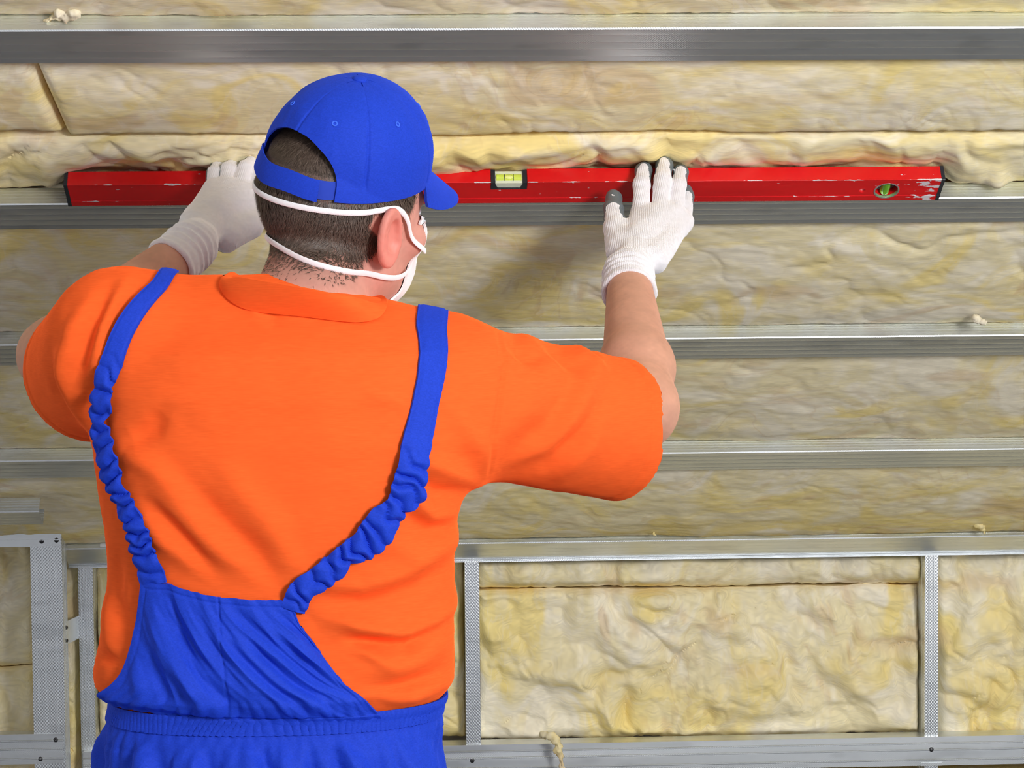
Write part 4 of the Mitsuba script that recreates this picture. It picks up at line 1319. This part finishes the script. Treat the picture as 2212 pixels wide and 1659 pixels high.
arc_band(150, 228, -.0005, .0225, .0016, 'person__cap__back_strap', 'blue_twill')
arc_band(126, 153, .001, .021, -.0032, 'person__cap__webbing', 'blue_webbing')
# the peak
nu2, nv2 = 60, 24
a, t = np.meshgrid(np.radians(np.linspace(-62, 62, nu2)), np.linspace(0, 1, nv2), indexing='ij')
x0, y0 = RX * np.sin(a), RY * np.cos(a)
reach = .076 * np.clip(np.cos(a * 1.43), 0, 1) ** .55
px_, py_ = x0 * (1 + .02 * t), y0 + reach * t
pz_ = .004 - .66 * t * reach - 3.6 * (x0 * (0.6 + .4 * t)) ** 2 * np.clip(t * 1.6, 0, 1)
q_ = np.stack([px_, py_, pz_], -1).reshape(-1, 3)
F_ = grid_faces(nu2, nv2)
tt_ = trimesh.Trimesh(q_, F_, process=False)
if tt_.face_normals[:, 2].mean() < 0:
    F_ = F_[:, ::-1]
peak = thicken(q_, F_, .0034)
peak.vertices = cap_to(peak.vertices)
add('person__cap__peak', peak, 'blue_twill', 40)

# ---- dust mask
el, az = np.meshgrid(np.linspace(-1.0, 1.0, 30), np.linspace(-1, 1, 40), indexing='ij')
rr = np.sqrt(np.clip(1 - el ** 2, 0, 1))
qx = .064 * az * np.sqrt(np.clip(1 - .75 * el ** 2, 0, 1))
qz = -.044 + .050 * el
qy = .040 + .092 * np.sqrt(np.clip(1 - .62 * az ** 2 - .50 * el ** 2, 0, 1))
mq = np.stack([qx, qy, qz], -1).reshape(-1, 3)
target = (  .0035 + .012 * (1 - az ** 4) * (1 - el ** 4)).ravel()
for _ in range(12):
    mq = mq - gradient(skull, mq, 2e-3) * ((skull(mq) - target) * .7)[:, None]
F_ = grid_faces(30, 40)
tt_ = trimesh.Trimesh(mq, F_, process=False)
if tt_.face_normals[:, 1].mean() < 0:
    F_ = F_[:, ::-1]
mk = thicken(mq, F_, .0025)
mk.vertices = from_head(mk.vertices)
add('person__mask', mk, 'mask_fabric', 40)
labels['person__mask'] = {'label': 'white dust mask on the far side of the face'}


def head_strap(azs, zs, key, w=.0032):
    azs = np.asarray(azs, float); zs = np.asarray(zs, float)
    from scipy.interpolate import PchipInterpolator
    a = np.linspace(azs[0], azs[-1], 160)
    z = PchipInterpolator(azs, zs)(a)
    d = np.stack([np.sin(np.radians(a)), np.cos(np.radians(a)), a * 0], 1)
    f = lambda q: smin(skull(q), neck_sdf(from_head(q)), .022)
    q = np.stack([d[:, 0] * .17, d[:, 1] * .17, z], 1) + [0, -.005, 0]
    for _ in range(60):
        q = q - d * np.clip(f(q) * .8, 0, .02)[:, None]
    q = q + d * .0055
    q = np.stack([gaussian_filter(q[:, k], 2, mode='nearest') for k in range(3)], 1)
    Tn = unit(np.gradient(q, axis=0)); up = unit(np.cross(d, Tn)); up *= np.sign(up[:, 2:3])
    s = np.linspace(0, 2 * np.pi, 12, endpoint=False)
    V = q[:, None] + d[:, None] * (np.cos(s) * .0013)[None, :, None] + up[:, None] * (np.sin(s) * w)[None, :, None]
    V = V.reshape(-1, 3)
    F = []
    for i in range(len(q) - 1):
        for j in range(12):
            A, B = i * 12 + j, i * 12 + (j + 1) % 12
            F += [[A, B, B + 12], [A, B + 12, A + 12]]
    F += [[0, k + 1, k] for k in range(1, 11)] + [[(len(q) - 1) * 12, (len(q) - 1) * 12 + k, (len(q) - 1) * 12 + k + 1] for k in range(1, 11)]
    t = trimesh.Trimesh(from_head(V), F, process=False)
    t.fix_normals()
    return add(key, t, 'white_elastic', 60)


head_strap([42, 62, 80, 96, 130, 180, 230, 264, 280, 298, 318], [-.030, -.008, .018, .029, .022, .019, .022, .029, .018, -.008, -.030], 'person__mask__strap')
head_strap([42, 60, 85, 110, 145, 180, 215, 250, 275, 300, 318], [-.052, -.056, -.053, -.046, -.036, -.032, -.036, -.046, -.053, -.056, -.052], 'person__mask__strap')


# ---- gloves
def make_glove(W_, E_, cuff_end, palm_pts, knuckles, fingers, thumb, back_dir, tip_thr, key, cuff_r):
    ax = unit(W_ - E_)
    C0 = cuff_end

    def chain(p, pts, rs, k):
        d = rcone(p, pts[0], pts[1], rs[0], rs[1])
        for a in range(1, len(pts) - 1):
            d = smin(d, rcone(p, pts[a], pts[a + 1], rs[a], rs[a + 1]), k)
        return d

    def palm(p):
        d = rcone(p, W_, palm_pts[0], .0265, .022)
        d = smin(d, rcone(p, palm_pts[1], knuckles[3], .0195, .0128), .014)
        for kk, r in zip(knuckles, (.0140, .0138, .0134, .0128)):
            d = smin(d, rcone(p, palm_pts[0], kk, .021, r), .011)
        return d

    def sdf(p):
        d = palm(p)
        for kk, f in zip(knuckles, fingers):
            d = smin(d, chain(p, [kk] + f[0], f[1], .004), .0022)
        d = smin(d, chain(p, thumb[0], thumb[1], .006), .012)
        cuff = rcone(p, W_, C0, .0325, cuff_r)
        d = smin(d, cuff, .012)
        d = smax(d, -(p - C0) @ ax, .003)
        hole = rcone(p, C0 - ax * .01, C0 + ax * .03, cuff_r - .0036, .0325 - .0045)
        return smax(d, -hole, .002)
    allp = np.vstack([[W_, C0]] + [np.array(f[0]) for f in fingers] + [np.array(thumb[0])])
    m = sdf_mesh(sdf, allp.min(0) - .05, allp.max(0) + .05, .0021)
    v = np.array(m.vertices); n = np.array(m.vertex_normals)
    al = (v - W_) @ ax
    wr = np.exp(-((al + .012) / .022) ** 2)
    h = wr * .0016 * np.sin(al * 520 + 3 * meshkit.noise(v * 50)) + (meshkit.fbm(v * 70, 2) - .5) * .0022
    h += .0016 * np.exp(-(((v - C0) @ ax - .003) / .003) ** 2)
    v = v + n * h[:, None]
    m = trimesh.Trimesh(v, m.faces, process=False)
    # the dipped coating: palm side everywhere, and round the finger tips
    tip = np.zeros(len(v)); best = np.full(len(v), 9.0)
    for kk, f in zip(list(knuckles) + [thumb[0][0]], list(fingers) + [(thumb[0][1:], thumb[1])]):
        P_ = [kk] + list(f[0]); L = np.r_[0, np.cumsum([np.linalg.norm(P_[i + 1] - P_[i]) for i in range(len(P_) - 1)])]
        for i in range(len(P_) - 1):
            ba = P_[i + 1] - P_[i]; t = np.clip((v - P_[i]) @ ba / (ba @ ba), 0, 1)
            d = np.linalg.norm(v - P_[i] - t[:, None] * ba, axis=1)
            s = d < best
            best[s] = d[s]; tip[s] = (L[i] + t[s] * (L[i + 1] - L[i])) / L[-1]
    n = np.array(m.vertex_normals)
    val = n @ back_dir + .22 - .18 * np.clip(tip / .12, 0, 1) - tip_thr * np.clip((tip - .32) / .5, 0, 1) + (meshkit.fbm(v * 160, 2, 3) - .5) * .25
    val = val + np.clip((.015 - al) / .02, 0, 1) * 2           # no coating on the cuff
    grey, white = split_iso(m, val)
    add(key, white, 'knit', True)
    add(key + '__coating', grey, 'coating', True)
    # knitted rim of the cuff
    ex = unit(np.cross(ax, [0, 1, .2])); ey = np.cross(ax, ex)
    t = trimesh.creation.torus(cuff_r, .0017, major_sections=48, minor_sections=8)
    return t, C0, ex, ey, ax


A = lambda x, y, Y: at(x, y, Y)
make_glove(WR, ER, at(1360, 634, 2.775), [at(1378, 530, 2.885), at(1412, 560, 2.845)],
           [A(1384, 462, 2.940), A(1426, 450, 2.940), A(1459, 456, 2.945), A(1475, 480, 2.952)],
           [([A(1386, 398, 2.962), A(1390, 369, 2.984), A(1392, 366, 3.004)], [.0122, .0118, .0116, .0108]),
            ([A(1431, 388, 2.962), A(1435, 357, 2.984), A(1437, 355, 3.006)], [.0122, .0116, .0112, .0105]),
            ([A(1466, 400, 2.965), A(1471, 373, 2.984), A(1472, 371, 3.004)], [.0115, .0106, .0102, .0098]),
            ([A(1480, 445, 2.968), A(1483, 424, 2.980), A(1480, 412, 2.985)], [.0130, .0105, .0098, .0095])],
           ([A(1342, 545, 2.875), A(1329, 495, 2.915), A(1325, 452, 2.948), A(1326, 428, 2.968)], [.0205, .0150, .0125, .0118]),
           unit(np.array([-.12, -.93, .25])), .90, 'person__glove', .0348)
make_glove(WL, EL, at(366, 573, 2.765), [at(462, 470, 2.885), at(416, 486, 2.85)],
           [A(548, 418, 2.945), A(516, 408, 2.940), A(486, 404, 2.940), A(460, 412, 2.945)],
           [([A(560, 380, 2.965), A(580, 362, 2.988), A(592, 362, 3.006)], [.0118, .0110, .0108, .0105]),
            ([A(529, 364, 2.962), A(544, 352, 2.984), A(556, 354, 3.006)], [.0112, .0106, .0104, .0102]),
            ([A(493, 366, 2.962), A(504, 356, 2.984), A(514, 358, 3.006)], [.0108, .0104, .0102, .0100]),
            ([A(462, 375, 2.964), A(472, 361, 2.984), A(482, 362, 3.004)], [.0112, .0104, .0102, .0100])],
           ([A(488, 510, 2.875), A(540, 488, 2.905), A(562, 458, 2.945), A(574, 436, 2.965)], [.0220, .0165, .0130, .0120]),
           unit(np.array([.62, -.74, .25])), .30, 'person__glove', .0348)
labels['person__glove'] = {'label': 'white knitted work glove on the right hand'}
labels['person__glove_001'] = {'label': 'white knitted work glove on the left hand'}
labels['person__glove__coating'] = {'label': 'grey rubber coating on palm and fingertips'}
